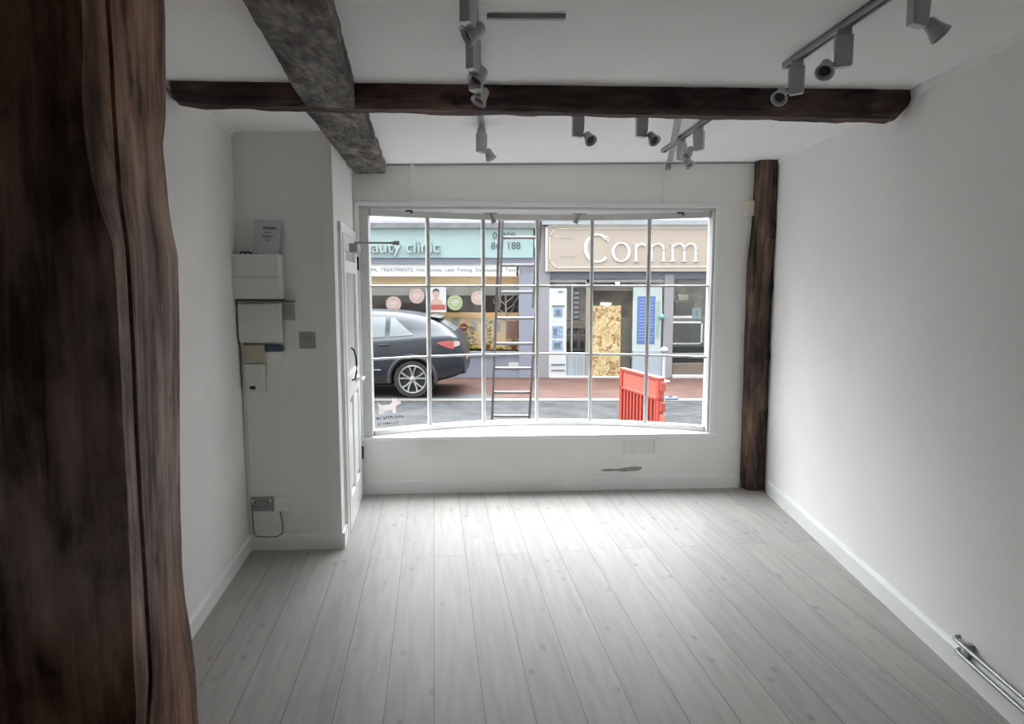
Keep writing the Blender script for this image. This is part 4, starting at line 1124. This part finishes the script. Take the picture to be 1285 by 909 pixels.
fbox(B_, 'pilaster', FX(833), FX(845), G, FZ(344), YS - 0.04, YS + 0.2, lilac, 0.01)
fbox(B_, 'door_panel', FX(779), FX(795), G, FZ(400), YS + 0.24, YS + 0.30, dull('olive_grey_door', (0.22, 0.21, 0.17), 0.6))
fbox(B_, 'blind_box', FX(845), xr2, FZ(360), FZ(350), YS + 0.10, YS + 0.2, dull('mauve_blind', (0.32, 0.28, 0.29), 0.6))
fbox(B_, 'window_rail', FX(845), xr2, FZ(446.5), FZ(443.5), YS + 0.0, YS + 0.08, grf)
fbox(B_, 'threshold', FX(690), FX(833), G, G + 0.045, YS - 0.10, YS + 0.1, white_b)
fbox(B_, 'threshold', FX(845), xr2, G, G + 0.07, YS - 0.10, YS + 0.1, white_b)
fbox(B_, 'back_wall', xl2, xr2, G, FZ(300), YS + 3.8, YS + 3.9, mat('grey_back_wall', (0.34, 0.33, 0.31), 0.7, var=0.3, scale=3))
fbox(B_, 'shop_floor', xl2, xr2, G - .02, G + 0.02, YS + 0.14, YS + 3.9, grey_in)
fbox(B_, 'ceiling_panel', xl2, xr2, FZ(338), FZ(336), YS + 0.14, YS + 3.9, grey_in)
mb = MB()
for xa, xb, za, zb in ((690, 735.5, 443, 350), (845, 1000, 456, 350), (795, 833, 440, 350)):
    mb.face([Vector((FX(xa), YS + 0.05, FZ(za))) - L1, Vector((FX(xb), YS + 0.05, FZ(za))) - L1, Vector((FX(xb), YS + 0.05, FZ(zb))) - L1, Vector((FX(xa), YS + 0.05, FZ(zb))) - L1])
mb.build('window_pane', M['sglass'], B_)
mb = MB(); p = at(775, 355, YS + 1.2) - L1; mb.ball(p, 0.05); mb.build('ceiling_lamp', emit('warm_bulb', (1.0, 0.85, 0.6), 6.0), B_, smooth=True)

lampm = emit('shop_lamp', (1.0, 0.88, 0.70), 160.0)
for T_, pts in ((A_, ((500, 1.2), (590, 0.6), (640, 0.6))), (B_, ((715, 0.8), (765, 1.6), (868, 0.5)))):  # the beige shop's set is unseen, added to brighten its interior
    for px, dy in pts:
        p = Vector((FX(px), YS + dy, FZ(345))) - T_.location
        mb = MB(); mb.lathe([(0.05, 0.0), (0.06, 0.02), (0.06, 0.05), (0.02, 0.06)], Matrix.Translation(p), 14); mb.build('ceiling_lamp', lampm, T_)
# tall white information board
t = thing('notice_board', 'tall white board with blue pictures at the left of the beige shop', 'notice board', Vector((FX(700), YS - 0.0, G)), 0)
hgt = FZ(362) - G
boxpart(t, 'board', (-0.195, -0.055, 0.0), (0.195, 0.0, hgt), white_b, 0.01)
pb_ = dull('blue_picture', (0.30, 0.42, 0.60), 0.5, var=0.35, scale=22); pd_ = dull('dark_picture', (0.14, 0.20, 0.28), 0.5, var=0.4, scale=30)
for a, b_, c_, d_, m in ((-.13, .14, 385, 383.2, pd_), (-.1, .1, 398, 386, pb_), (-.05, .05, 396, 389, pd_), (-.12, .11, 424, 409, pb_), (-.10, -.02, 420, 412, pd_), (-.12, .11, 439, 427, pb_), (-.08, .06, 436, 430, pd_), (-.14, .16, 458, 456.5, pd_), (-.14, .16, 465, 463.8, pd_), (0.0, .10, 367, 365.5, pd_)):
    boxpart(t, 'picture', (a, -0.062 - (0.004 if m is pd_ else 0), FZ(c_) - G), (b_, -0.055, FZ(d_) - G), m, 0)
# chipboard sheet over the door
t = thing('chipboard_sheet', 'sheet of yellow chipboard standing over the beige shop doorway', 'board', Vector((FX(761), YS - 0.02, G)), 0)
boxpart(t, 'sheet', (-18 / 56.5, -0.03, 0.045), (18 / 56.5, 0.0, FZ(383.5) - G), osb(), 0)
boxpart(t, 'batten', (-8 / 56.5, -0.02, FZ(383.5) - G), (6 / 56.5, 0.0, FZ(379.5) - G), white_b, 0)
# poster panel
t = thing('shop_poster', 'pale panel with a big blue striped poster right of the doorway', 'poster', Vector((FX(812.5), YS + 0.04, FZ(440))), 0)
boxpart(t, 'backing', (-18 * k, -0.03, 0.0), (18 * k, 0.0, 80 * k), dull('mint_white_panel', (0.60, 0.70, 0.69), 0.5, var=0.02), 0)
boxpart(t, 'picture', (-12.5 * k, -0.036, 8 * k), (10 * k, -0.03, 68 * k), dull('royal_blue_print', (0.10, 0.20, 0.52), 0.5, var=0.12), 0)
mb = MB()
for q_ in range(14): mb.box((-10 * k, -0.040, (13 + q_ * 3.9) * k), ((6 + 3 * ((q_ * 7) % 3) / 2) * k, -0.036, (13.9 + q_ * 3.9) * k))
mb.build('print', dull('pale_blue_print', (0.38, 0.50, 0.74), 0.5), t)
boxpart(t, 'side_print', (11 * k, -0.034, 14 * k), (16 * k, -0.03, 62 * k), dull('green_grey_print', (0.42, 0.55, 0.48), 0.5, var=0.2, scale=20), 0)
# things behind the beige shop's glass
t = thing('striped_sign', 'narrow vertical black and white striped sign hanging behind the shop glass', 'sign', at(723.5, 402, YS + 0.6), 0)
boxpart(t, 'panel', (-0.075, -0.02, 0), (0.075, 0, 0.75), M['blk'], 0)
mb = MB()
for q_ in range(6): mb.box((-0.06, -0.026, 0.05 + q_ * 0.11), (0.05, -0.02, 0.10 + q_ * 0.11))
mb.build('stripes', white_b, t)
mb = MB(); mb.tube([(0, -0.01, .75), (0, -0.01, FZ(337) - t.location.z)], 0.006, 6); mb.build('cord', M['blk'], t)
t = thing('shelf_unit', 'grey shelf unit of stock behind the left pane of the beige shop', 'shelf', Vector((FX(722), YS + 1.2, G + 0.02)), 0)
for z in (0.5, 0.85, 1.2): boxpart(t, 'shelf', (-0.45, -0.2, z), (0.5, 0.2, z + 0.03), slate, 0)
for x in (-0.45, 0.47): boxpart(t, 'upright', (x, -0.2, 0), (x + .03, 0.2, 1.25), slate, 0)
rnd = random.Random(5)
for z in (0.53, 0.88):
    for q_ in range(5):
        w = 0.07 + .05 * rnd.random(); x = -0.36 + q_ * 0.18; h = 0.12 + 0.14 * rnd.random()
        mb = MB(); mb.lathe([(w * .5, 0), (w * .5, h * .7), (w * .25, h * .85), (w * .25, h)], Matrix.Translation((FX(722) + x, YS + 1.1, G + 0.02 + z)), 12)
        o_ = mb.build('jar', (slate, grey_in, creamb, lilac)[rnd.randrange(4)], smooth=True)
        tag(o_, 'dim jar on the upper shelf behind the beige shop glass' if z > .6 else 'dim jar on the lower shelf behind the beige shop glass', 'jar', 'jars on the upper shop shelf' if z > .6 else 'jars on the lower shop shelf')
t = thing('serving_counter', 'dark counter inside the beige shop behind the chipboard', 'counter', Vector((FX(770), YS + 2.4, G + 0.02)), 0)
boxpart(t, 'base', (-0.9, -0.3, 0), (0.7, 0.3, 0.95), dull('dark_counter', (0.10, 0.09, 0.08), 0.5), 0.01)
boxpart(t, 'top', (-0.95, -0.35, 0.95), (0.75, 0.35, 1.0), slate, 0.01)
t = thing('extractor_hood', 'black angled hood above the counter seen over the chipboard', 'hood', Vector((FX(771), YS + 2.6, 1.55)), 0)
mb = MB(); mb.loft([[(x, y, z) for x, y in ((-.55 * f, -.3 * f), (.55 * f, -.3 * f), (.55 * f, .3), (-.55 * f, .3))] for f, z in ((1, 0), (1, .06), (.5, .36), (.45, .6))]); mb.build('canopy', M['blk'], t)
t = thing('oven', 'grey oven with a framed glass door behind the right shop pane', 'oven', Vector((FX(868), YS + 0.9, FZ(440))), 0)
boxpart(t, 'stand', (-.42, 0, G + 0.02 - t.location.z), (.6, .5, 0), dull('dark_stand', (0.06, 0.06, 0.06), 0.6), 0)
boxpart(t, 'case', (-.4, 0, 0), (.55, .5, .68), slate, 0.01)
mb = MB()
for a, b_ in (((-.34, .06), (.5, .10)), ((-.34, .56), (.5, .60)), ((-.34, .06), (-.30, .60)), ((.46, .06), (.5, .60))): mb.box((a[0], -.03, a[1]), (b_[0], 0, b_[1]))
mb.build('door_frame', M['chrome'], t)
boxpart(t, 'door_glass', (-.30, -.012, .10), (.46, 0, .56), M['blk'], 0)
t = thing('coffee_machine', 'black machine on top of the grey oven', 'machine', Vector((FX(868), YS + 1.15, FZ(440) + 0.68)), 0)
boxpart(t, 'body', (-.15, -.2, 0), (.3, .2, .4), M['blk'], 0.02); boxpart(t, 'tray', (-.2, -.24, .0), (.35, -.18, .05), M['chrome'], 0); boxpart(t, 'hopper', (-.05, -.1, .4), (.2, .1, .55), slate, 0.02)
t = thing('window_notice', 'small pale blue notice behind the right shop pane', 'notice', at(874, 400, YS + 0.12), 0)
boxpart(t, 'sheet', (-0.10, -0.006, 0), (0.10, 0, 0.24), dull('pale_blue_paper', (0.50, 0.62, 0.70), 0.6), 0)
boxpart(t, 'print', (-0.03, -0.009, 0.05), (0.03, -0.006, 0.19), pb_, 0)
t = thing('balloon', 'small teal ball hanging by the pilaster of the beige shop', 'balloon', at(830.5, 398, YS - 0.10), 0)
mb = MB(); mb.ball((0, 0, 0), 0.062, sz=1.15); mb.build('ball', dull('teal_rubber', (0.16, 0.48, 0.42), 0.35), t, smooth=True)
mb = MB(); mb.tube([(0, 0, .07), (0.0, 0.03, .3), (0, 0.08, .50)], 0.006, 6); mb.build('cord', white_b, t)
# white post with a round top
t = thing('marker_post', 'slim white post with a round top, behind the red barrier', 'post', at(832.5, 480, 14.75), 0)
t.location.z = G + 0.01
zt = at(832.5, 437, 14.75).z - G
mb = MB(); mb.tube([(0, 0, 0.02), (0, 0, zt - .08)], 0.035, 12); mb.build('pole', white_b, t, smooth=True)
mb = MB(); mb.ball((0, 0, zt - .05), 0.085, sz=.8); mb.build('cap', white_b, t, smooth=True)
mb = MB(); mb.lathe([(0.14, 0), (0.14, 0.02), (0.05, 0.04)], None, 16); mb.build('base', white_b, t)

# ------------------------------------------------------------------ ladder against our facade
lad = thing('extension_ladder', 'metal extension ladder leaning outside the middle of the window', 'ladder', (0, 7.42, G), 0)
alu = dull('dull_aluminium', (0.34, 0.32, 0.33), 0.45, 0.6, var=0.06)
bronze = dull('weathered_rail', (0.22, 0.18, 0.18), 0.5, 0.4, var=0.1)
def lp(xo, h, dy=0.0):            # height along the ladder -> local point; leans towards the facade and slightly right
    return Vector((-0.045 + 0.046 * h + xo, -0.25 * h + dy, h))
for x in (-0.197, 0.197):
    mb = MB(); a, b_ = lp(x, 0), lp(x, 3.35)
    mb.loft([[p + Vector((dx, dy, 0)) for dx, dy in ((-.012, -.03), (.012, -.03), (.012, .03), (-.012, .03))] for p in (a, b_)])
    mb.build('rail', bronze, lad)
for x in (-0.165, 0.165):
    mb = MB(); a, b_ = lp(x, 1.86, -0.05), lp(x, 5.0, -0.05)
    mb.loft([[p + Vector((dx, dy, 0)) for dx, dy in ((-.012, -.026), (.012, -.026), (.012, .026), (-.012, .026))] for p in (a, b_)])
    mb.build('rail', alu, lad)
h = 0.18
while h < 4.95:
    fly = h > 1.86
    w = 0.165 if fly else 0.197
    mb = MB(); dy = -0.05 if fly else 0
    mb.tube([lp(-w, h, dy), lp(w, h, dy)], 0.015, 8); mb.build('rung', alu, lad, smooth=True)
    h += 0.262
for x in (-0.197, 0.197):
    mb = MB(); p = lp(x, 0); mb.box((p.x - .022, p.y - .04, 0.0), (p.x + .022, p.y + .04, .07)); mb.build('foot', M['blk'], lad)

# ------------------------------------------------------------------ red barrier
pa, pb2 = Vector((1.45, 9.0, 0)), Vector((1.76, 7.95, 0))
dv = pb2 - pa
bar_t = thing('road_barrier', 'red plastic road barrier standing in the street', 'barrier', (pa.x, pa.y, G), math.atan2(dv.y, dv.x))
red = dull('red_plastic', (0.62, 0.085, 0.055), 0.42, var=0.06); redp = dull('faded_red_plastic', (0.68, 0.17, 0.12), 0.45, var=0.06); redd = dull('deep_red_plastic', (0.36, 0.03, 0.025), 0.5, var=0.06)
LL = dv.length
boxpart(bar_t, 'top_panel', (0.0, -0.02, 0.76), (LL - 0.08, 0.02, 1.0), redp, 0.008)
mb = MB(); mb.box((-0.02, -0.035, 0.97), (LL - 0.05, 0.035, 1.01)); mb.box((-0.02, -0.035, 0.73), (LL - 0.05, 0.035, 0.77)); mb.box((-0.02, -0.035, 0.12), (LL - .05, 0.035, 0.2)); mb.box((-0.03, -0.035, 0.05), (0.05, 0.035, 1.0)); mb.box((LL - 0.12, -0.035, 0.05), (LL - .05, 0.035, 1.0))
mb.build('frame', red, bar_t, bevel=0.008)
boxpart(bar_t, 'web', (0.02, -0.008, 0.15), (LL - .1, 0.008, 0.76), redd, 0)
for q_ in range(10):
    x = 0.085 + q_ * (LL - 0.22) / 9.6
    boxpart(bar_t, 'slat', (x, -0.03, 0.15), (x + 0.055, 0.03, 0.76), red, 0.008)
for z in (0.86, 0.62, 0.3):
    mb = MB(); mb.tube([(LL - .02, 0, z), (LL - .02, 0, z + .1)], 0.035, 12); mb.build('lug', red, bar_t, smooth=True)
mb = MB()
mb.loft([[(x, y, z) for x, z in ((LL - .06, 0.42), (LL - .03, .60), (LL - 0.0, .56), (LL + .02, .48), (LL + .07, .44), (LL + .07, .36), (LL - .06, .30))] for y in (-.03, .03)])
mb.build('end_bracket', redp, bar_t, bevel=0.006)
for x in (0.08, LL - .2):
    mb = MB(); mb.box((x, -.28, 0), (x + .12, .28, .06)); mb.box((x + .02, -.05, .05), (x + .10, .05, .12)); mb.build('foot', M['blk'], bar_t, bevel=0.01)
t = thing('weight_slab', 'flat blue-grey slab on the kerb right of the red barrier', 'slab', at(840.5, 503.5, 12.45), 0.1)
t.location.z = G + 0.012
boxpart(t, 'slab', (-0.11, -0.1, 0), (0.13, 0.1, 0.035), dull('blue_grey_slab', (0.13, 0.19, 0.27), 0.6), 0.01); boxpart(t, 'grip', (-0.02, -0.02, 0.035), (0.04, 0.02, 0.05), M['blk'], 0)

# ------------------------------------------------------------------ parked car (drives to the left, we see its left flank and tail)
car = thing('car', 'dark grey crossover car parked before the teal shop', 'car', (-1.82, 12.55 + 0.92, G + 0.012), 0)
paint = dull('dark_grey_car_paint', (0.036, 0.041, 0.052), 0.34, 0.1, var=0.02, spec=0.22)
clad = dull('black_car_cladding', (0.022, 0.022, 0.024), 0.5, var=0.04)
cglass = dull('pale_car_glass', (0.22, 0.245, 0.265), 0.12, 0.0, var=0.02, spec=0.2)  # opaque pale colour stands in for bright reflection and view through the windows
# stations: x (rear axle = 0, + to the rear), half width, underside, belt, roof height, roof half-width factor
ST = [(-3.68, .55, .42, .62, .66, .9), (-3.60, .74, .30, .70, .76, .9), (-3.40, .84, .24, .80, .90, .88), (-2.9, .92, .22, .94, 1.02, .86), (-2.45, .93, .22, 1.02, 1.10, .84), (-2.1, .93, .22, 1.03, 1.28, .78), (-1.7, .93, .22, 1.04, 1.49, .73), (-1.3, .93, .22, 1.05, 1.585, .70),
      (-.8, .93, .22, 1.07, 1.60, .69), (-.3, .935, .22, 1.10, 1.575, .68), (0.05, .94, .24, 1.13, 1.525, .67), (.38, .94, .28, 1.15, 1.445, .66), (.60, .92, .33, 1.155, 1.31, .68), (.78, .88, .38, 1.14, 1.18, .76), (.86, .85, .42, 1.04, 1.08, .84), (.91, .83, .42, .92, .95, .9), (.95, .80, .42, .72, .76, .95), (.93, .76, .44, .56, .60, .96)]
def station(x):
    T = [(a[0],) + a[1:] for a in ST[:-1]]
    return lerp_tab(T, x)
def smooth_station(x):
    n_ = 5; acc = [0] * 5
    for k_ in range(n_):
        v = station(x + (k_ - 2) * 0.05)
        for i in range(5): acc[i] += v[i] / n_
    return acc
def half(x, sm=True):
    w, zb, zl, zr, rf = smooth_station(x) if -3.5 < x < 0.75 else station(x)
    zm = zb + (zl - zb) * .45
    return [(w * .80, zb), (w * .95, zb + .05), (w * .985, zb + (zl - zb) * .22), (w * .995, zm), (w * 1.0, zb + (zl - zb) * .68), (w * .985, zl - .08), (w * .955, zl - .015), (w * .935, zl),
            (w * (.935 * .7 + rf * .3), zl + (zr - zl) * .32), (w * (.935 * .38 + rf * .62), zl + (zr - zl) * .62), (w * rf, zl + (zr - zl) * .88), (w * (rf - .10), zl + (zr - zl) * .955), (w * rf * .5, zl + (zr - zl) * .99), (0, zr)]
xs = [-3.68 + i * (0.95 + 3.68) / 92 for i in range(93)]
rings = []
for x in xs:
    hp = half(x)
    ring = [(x, -y, z) for y, z in hp] + [(x, y, z) for y, z in reversed(hp[:-1])]
    rings.append(ring)
mb = MB(); mb.loft(rings)
bodyo = mb.build('body', paint, car, smooth=True)
# wheel arches cut from the shell
mb = MB()
for cx in (0.0, -2.80):
    for sy in (-1, 1):
        mb.tube([(cx, sy * 0.60, 0.35), (cx, sy * 1.2, 0.35)], 0.405, 40)
cut = mb.build('arch_cutter', paint, car)
bm_ = bodyo.modifiers.new('arches', 'BOOLEAN'); bm_.operation = 'DIFFERENCE'; bm_.object = cut; bm_.solver = 'EXACT'
bpy.context.view_layer.update()
dg = bpy.context.evaluated_depsgraph_get()
nm = bpy.data.meshes.new_from_object(bodyo.evaluated_get(dg))
bodyo.modifiers.clear(); bodyo.data = nm
nm.set_sharp_from_angle(angle=math.radians(38))
bpy.data.objects.remove(cut, do_unlink=True)
def flank(name, x0, x1, fz0, fz1, m, off=0.006, n=24, sides=(-1, 1), shape=None):
    """panel lying on the shell between belt (0) and roof shoulder (1)"""
    for sy in sides:
        mb = MB(); rings = []
        for i in range(n + 1):
            x = x0 + (x1 - x0) * i / n
            hp = half(x); lo, hi = hp[7], hp[10]
            a, b_ = (fz0(x), fz1(x))
            pts = []
            for f in (a, a + (b_ - a) * .33, a + (b_ - a) * .66, b_):
                fi = 7 + f * 3; k0 = min(int(fi), 9); fr = fi - k0
                y = hp[k0][0] + (hp[k0 + 1][0] - hp[k0][0]) * fr; z = hp[k0][1] + (hp[k0 + 1][1] - hp[k0][1]) * fr
                pts.append((x, sy * (y + off), z + off * .3))
            rings.append(pts + [(p[0], p[1] - sy * 0.012, p[2]) for p in reversed(pts)])
        mb.loft(rings); mb.build(name, m, car, smooth=True)
flank('side_window', -1.98, -1.30, lambda x: .06, lambda x: min(.86, .06 + (x + 1.98) * 1.7 + .02), cglass)
flank('side_window', -1.22, -0.50, lambda x: .06, lambda x: .86, cglass)
flank('side_window', -0.41, 0.02, lambda x: .06, lambda x: max(.08, .84 - max(0, x + .34) * 2.1), cglass)
def band(name, x0, x1, k0, k1, m, off=0.01, n=20, sides=(-1, 1)):
    for sy in sides:
        mb = MB(); rings = []
        for i in range(n + 1):
            x = x0 + (x1 - x0) * i / n
            hp = half(x)
            pts = [(x, sy * (hp[q_][0] + off), hp[q_][1]) for q_ in range(k0, k1 + 1)]
            rings.append(pts + [(p[0], p[1] - sy * 0.02, p[2]) for p in reversed(pts)])
        mb.loft(rings); mb.build(name, m, car, smooth=True)
band('sill_cladding', -2.36, -0.44, 0, 2, clad)
band('rear_bumper', 0.44, 0.92, 0, 2, clad, 0.012)
# windscreen and rear window, bent over the shell
def over(name, x0, x1, m, f=.86, off=0.006, n=14):
    mb = MB(); rings = []
    for i in range(n + 1):
        x = x0 + (x1 - x0) * i / n
        hp = half(x); z = hp[-1][1]; y = hp[11][0] * f; ze = hp[11][1]
        pts = [(x, -y, ze + off), (x, -y * .5, hp[12][1] + off), (x, 0, z + off), (x, y * .5, hp[12][1] + off), (x, y, ze + off)]
        rings.append(pts + [(p[0], p[1], p[2] - .012) for p in reversed(pts)])
    mb.loft(rings); mb.build(name, m, car, smooth=True)
over('windscreen', -2.38, -1.62, cglass); over('rear_window', .42, .74, cglass)
mb = MB()
mb.loft([[(x, y, z) for x, z in ((.26, 1.495), (.50, 1.452), (.50, 1.428), (.28, 1.46))] for y in (-.56, .56)])
mb.build('spoiler', clad, car, bevel=0.008)
# wheels
tyre = dull('tyre_rubber', (0.02, 0.02, 0.021), 0.75, var=0.08); alloy = dull('silver_alloy', (0.62, 0.62, 0.64), 0.3, 0.7, var=0.02)
for cx in (0.0, -2.80):
    for sy in (-1, 1):
        Mw = Matrix.Translation((cx, sy * 0.80, 0.345)) @ Matrix.Rotation(-sy * PI / 2 * -1, 4, 'X')
        # local z points outward
        Mw = Matrix.Translation((cx, sy * 0.80, 0.345)) @ (Matrix.Rotation(PI / 2, 4, 'X') if sy < 0 else Matrix.Rotation(-PI / 2, 4, 'X'))
        mb = MB(); mb.lathe([(0.262, -0.11), (0.325, -0.11), (0.345, -0.085), (0.345, 0.085), (0.330, 0.108), (0.268, 0.112), (0.262, 0.09)], Mw, 40, caps=False)
        wh = mb.build('tyre', tyre, car, smooth=True)
        mb = MB(); mb.lathe([(0.268, -0.1), (0.266, 0.100), (0.250, 0.112), (0.238, 0.108), (0.234, 0.05), (0.232, -0.1)], Mw, 40, caps=False)
        mb.lathe([(0.062, 0.06), (0.058, 0.098), (0.030, 0.105), (0.004, 0.106)], Mw, 20)
        for q_ in range(5):
            a0 = q_ * 2 * PI / 5 + 0.31
            for da in (-0.17, 0.17):
                def pt(r, a, z): return Mw @ Vector((r * math.cos(a), r * math.sin(a), z))
                w0, w1 = 0.20, 0.075
                mb.loft([[pt(0.05, a0 + da * .8 - w0 * 1.4, 0.06), pt(0.05, a0 + da * .8 + w0 * 1.4, 0.06), pt(0.05, a0 + da * .8 + w0 * 1.4, 0.098), pt(0.05, a0 + da * .8 - w0 * 1.4, 0.098)],
                         [pt(0.15, a0 + da - w1 * 1.35, 0.06), pt(0.15, a0 + da + w1 * 1.35, 0.06), pt(0.15, a0 + da + w1 * 1.1, 0.104), pt(0.15, a0 + da - w1 * 1.1, 0.104)],
                         [pt(0.243, a0 + da * 1.5 - w1, 0.06), pt(0.243, a0 + da * 1.5 + w1, 0.06), pt(0.243, a0 + da * 1.5 + w1 * .9, 0.108), pt(0.243, a0 + da * 1.5 - w1 * .9, 0.108)]])
        mb.build('alloy_rim', alloy, wh, smooth=True)
        mb = MB(); mb.lathe([(0.23, -0.02), (0.23, 0.0)], Mw, 30); mb.build('brake_disc', clad, wh)
        # arch lip
        mb = MB(); rings = []
        for q_ in range(25):
            a = math.radians(-8 + q_ * 196 / 24)
            rr = [(0.395, .885), (0.395, .945), (0.425, .955), (0.465, .94), (.47, .885)]
            rings.append([(cx + r * math.cos(a), sy * y, 0.35 + r * math.sin(a)) for r, y in rr])
        mb.loft(rings); mb.build('arch_lip', clad, car, smooth=True)
        mb = MB(); mb.tube([(cx, sy * 0.55, 0.35), (cx, sy * 0.62, 0.35)], 0.40, 30); mb.build('wheel_well', clad, car)
# tail lamps, wrapped round the corner
tail = dull('red_tail_lamp', (0.50, 0.03, 0.03), 0.15, var=0.1, coat=0.6); tailw = dull('pale_tail_lamp', (0.62, 0.50, 0.48), 0.15, var=0.1)
for sy in (-1, 1):
    mb = MB(); rings = []
    for x, z0, z1 in ((.46, 1.01, 1.02), (.55, .965, 1.045), (.66, .92, 1.055), (.76, .90, 1.05)):
        hp = half(x); y = hp[5][0] + .012
        rings.append([(x, sy * y, z0), (x, sy * y, z1), (x, sy * (y - .03), z1), (x, sy * (y - .03), z0)])
    mb.loft(rings); tl = mb.build('tail_lamp', tail, car, smooth=True)
    mb = MB(); rings = []
    for x, z0, z1 in ((.76, .935, 1.05), (.82, .95, 1.045), (.865, .965, 1.03)):
        hp = half(x); y = hp[5][0] + .014
        rings.append([(x, sy * y, z0), (x, sy * y, z1), (x, sy * (y - .08), z1), (x, sy * (y - .08), z0)])
    mb.loft(rings); mb.build('clear_lens', tailw, tl, smooth=True)
    mb = MB(); mb.loft([[(x, sy * y, z) for x, y, z in ((.80, .80, z), (.90, .76, z), (.88, .72, z), (.78, .74, z))] for z in (.50, .56)]); mb.build('reflector', tail, car)
    mb = MB(); mb.loft([[(x, sy * .962, z) for x, z in ((-2.30, 1.0), (-2.12, 1.0), (-2.14, 1.10), (-2.26, 1.12))], [(x, sy * 1.10, z) for x, z in ((-2.29, 1.0), (-2.13, 1.0), (-2.15, 1.10), (-2.26, 1.12))]]); mb.build('door_mirror', paint, car, bevel=.02)
    for x in (-.50, -1.45):
        hp = half(x); mb = MB(); mb.tube([(x - .1, sy * (hp[5][0] + .02), hp[5][1] - .03), (x + .1, sy * (hp[5][0] + .02), hp[5][1] - .025)], 0.013, 8); mb.build('door_handle', paint, car)
    mb = MB(); mb.loft([[(-3.42, sy * .80, z0), (-3.60, sy * .70, z0), (-3.60, sy * .70, z1), (-3.42, sy * .80, z1)] for z0, z1 in ((.66, .76),)] + [[(-3.44, sy * .84, .66), (-3.63, sy * .72, .66), (-3.63, sy * .72, .76), (-3.44, sy * .84, .76)]]); mb.build('head_lamp', M['refl'], car)
    mb = MB(); y = 0.95; mb.box((-.82, sy * y - .008, .52), (-.56, sy * y + .008, .535)); mb.build('trim_strip', M['chrome'], car)
boxpart(car, 'number_plate', (.945, -.26, .64), (.953, .26, .73), dull('yellow_plate', (0.62, 0.50, 0.10), 0.5), 0)
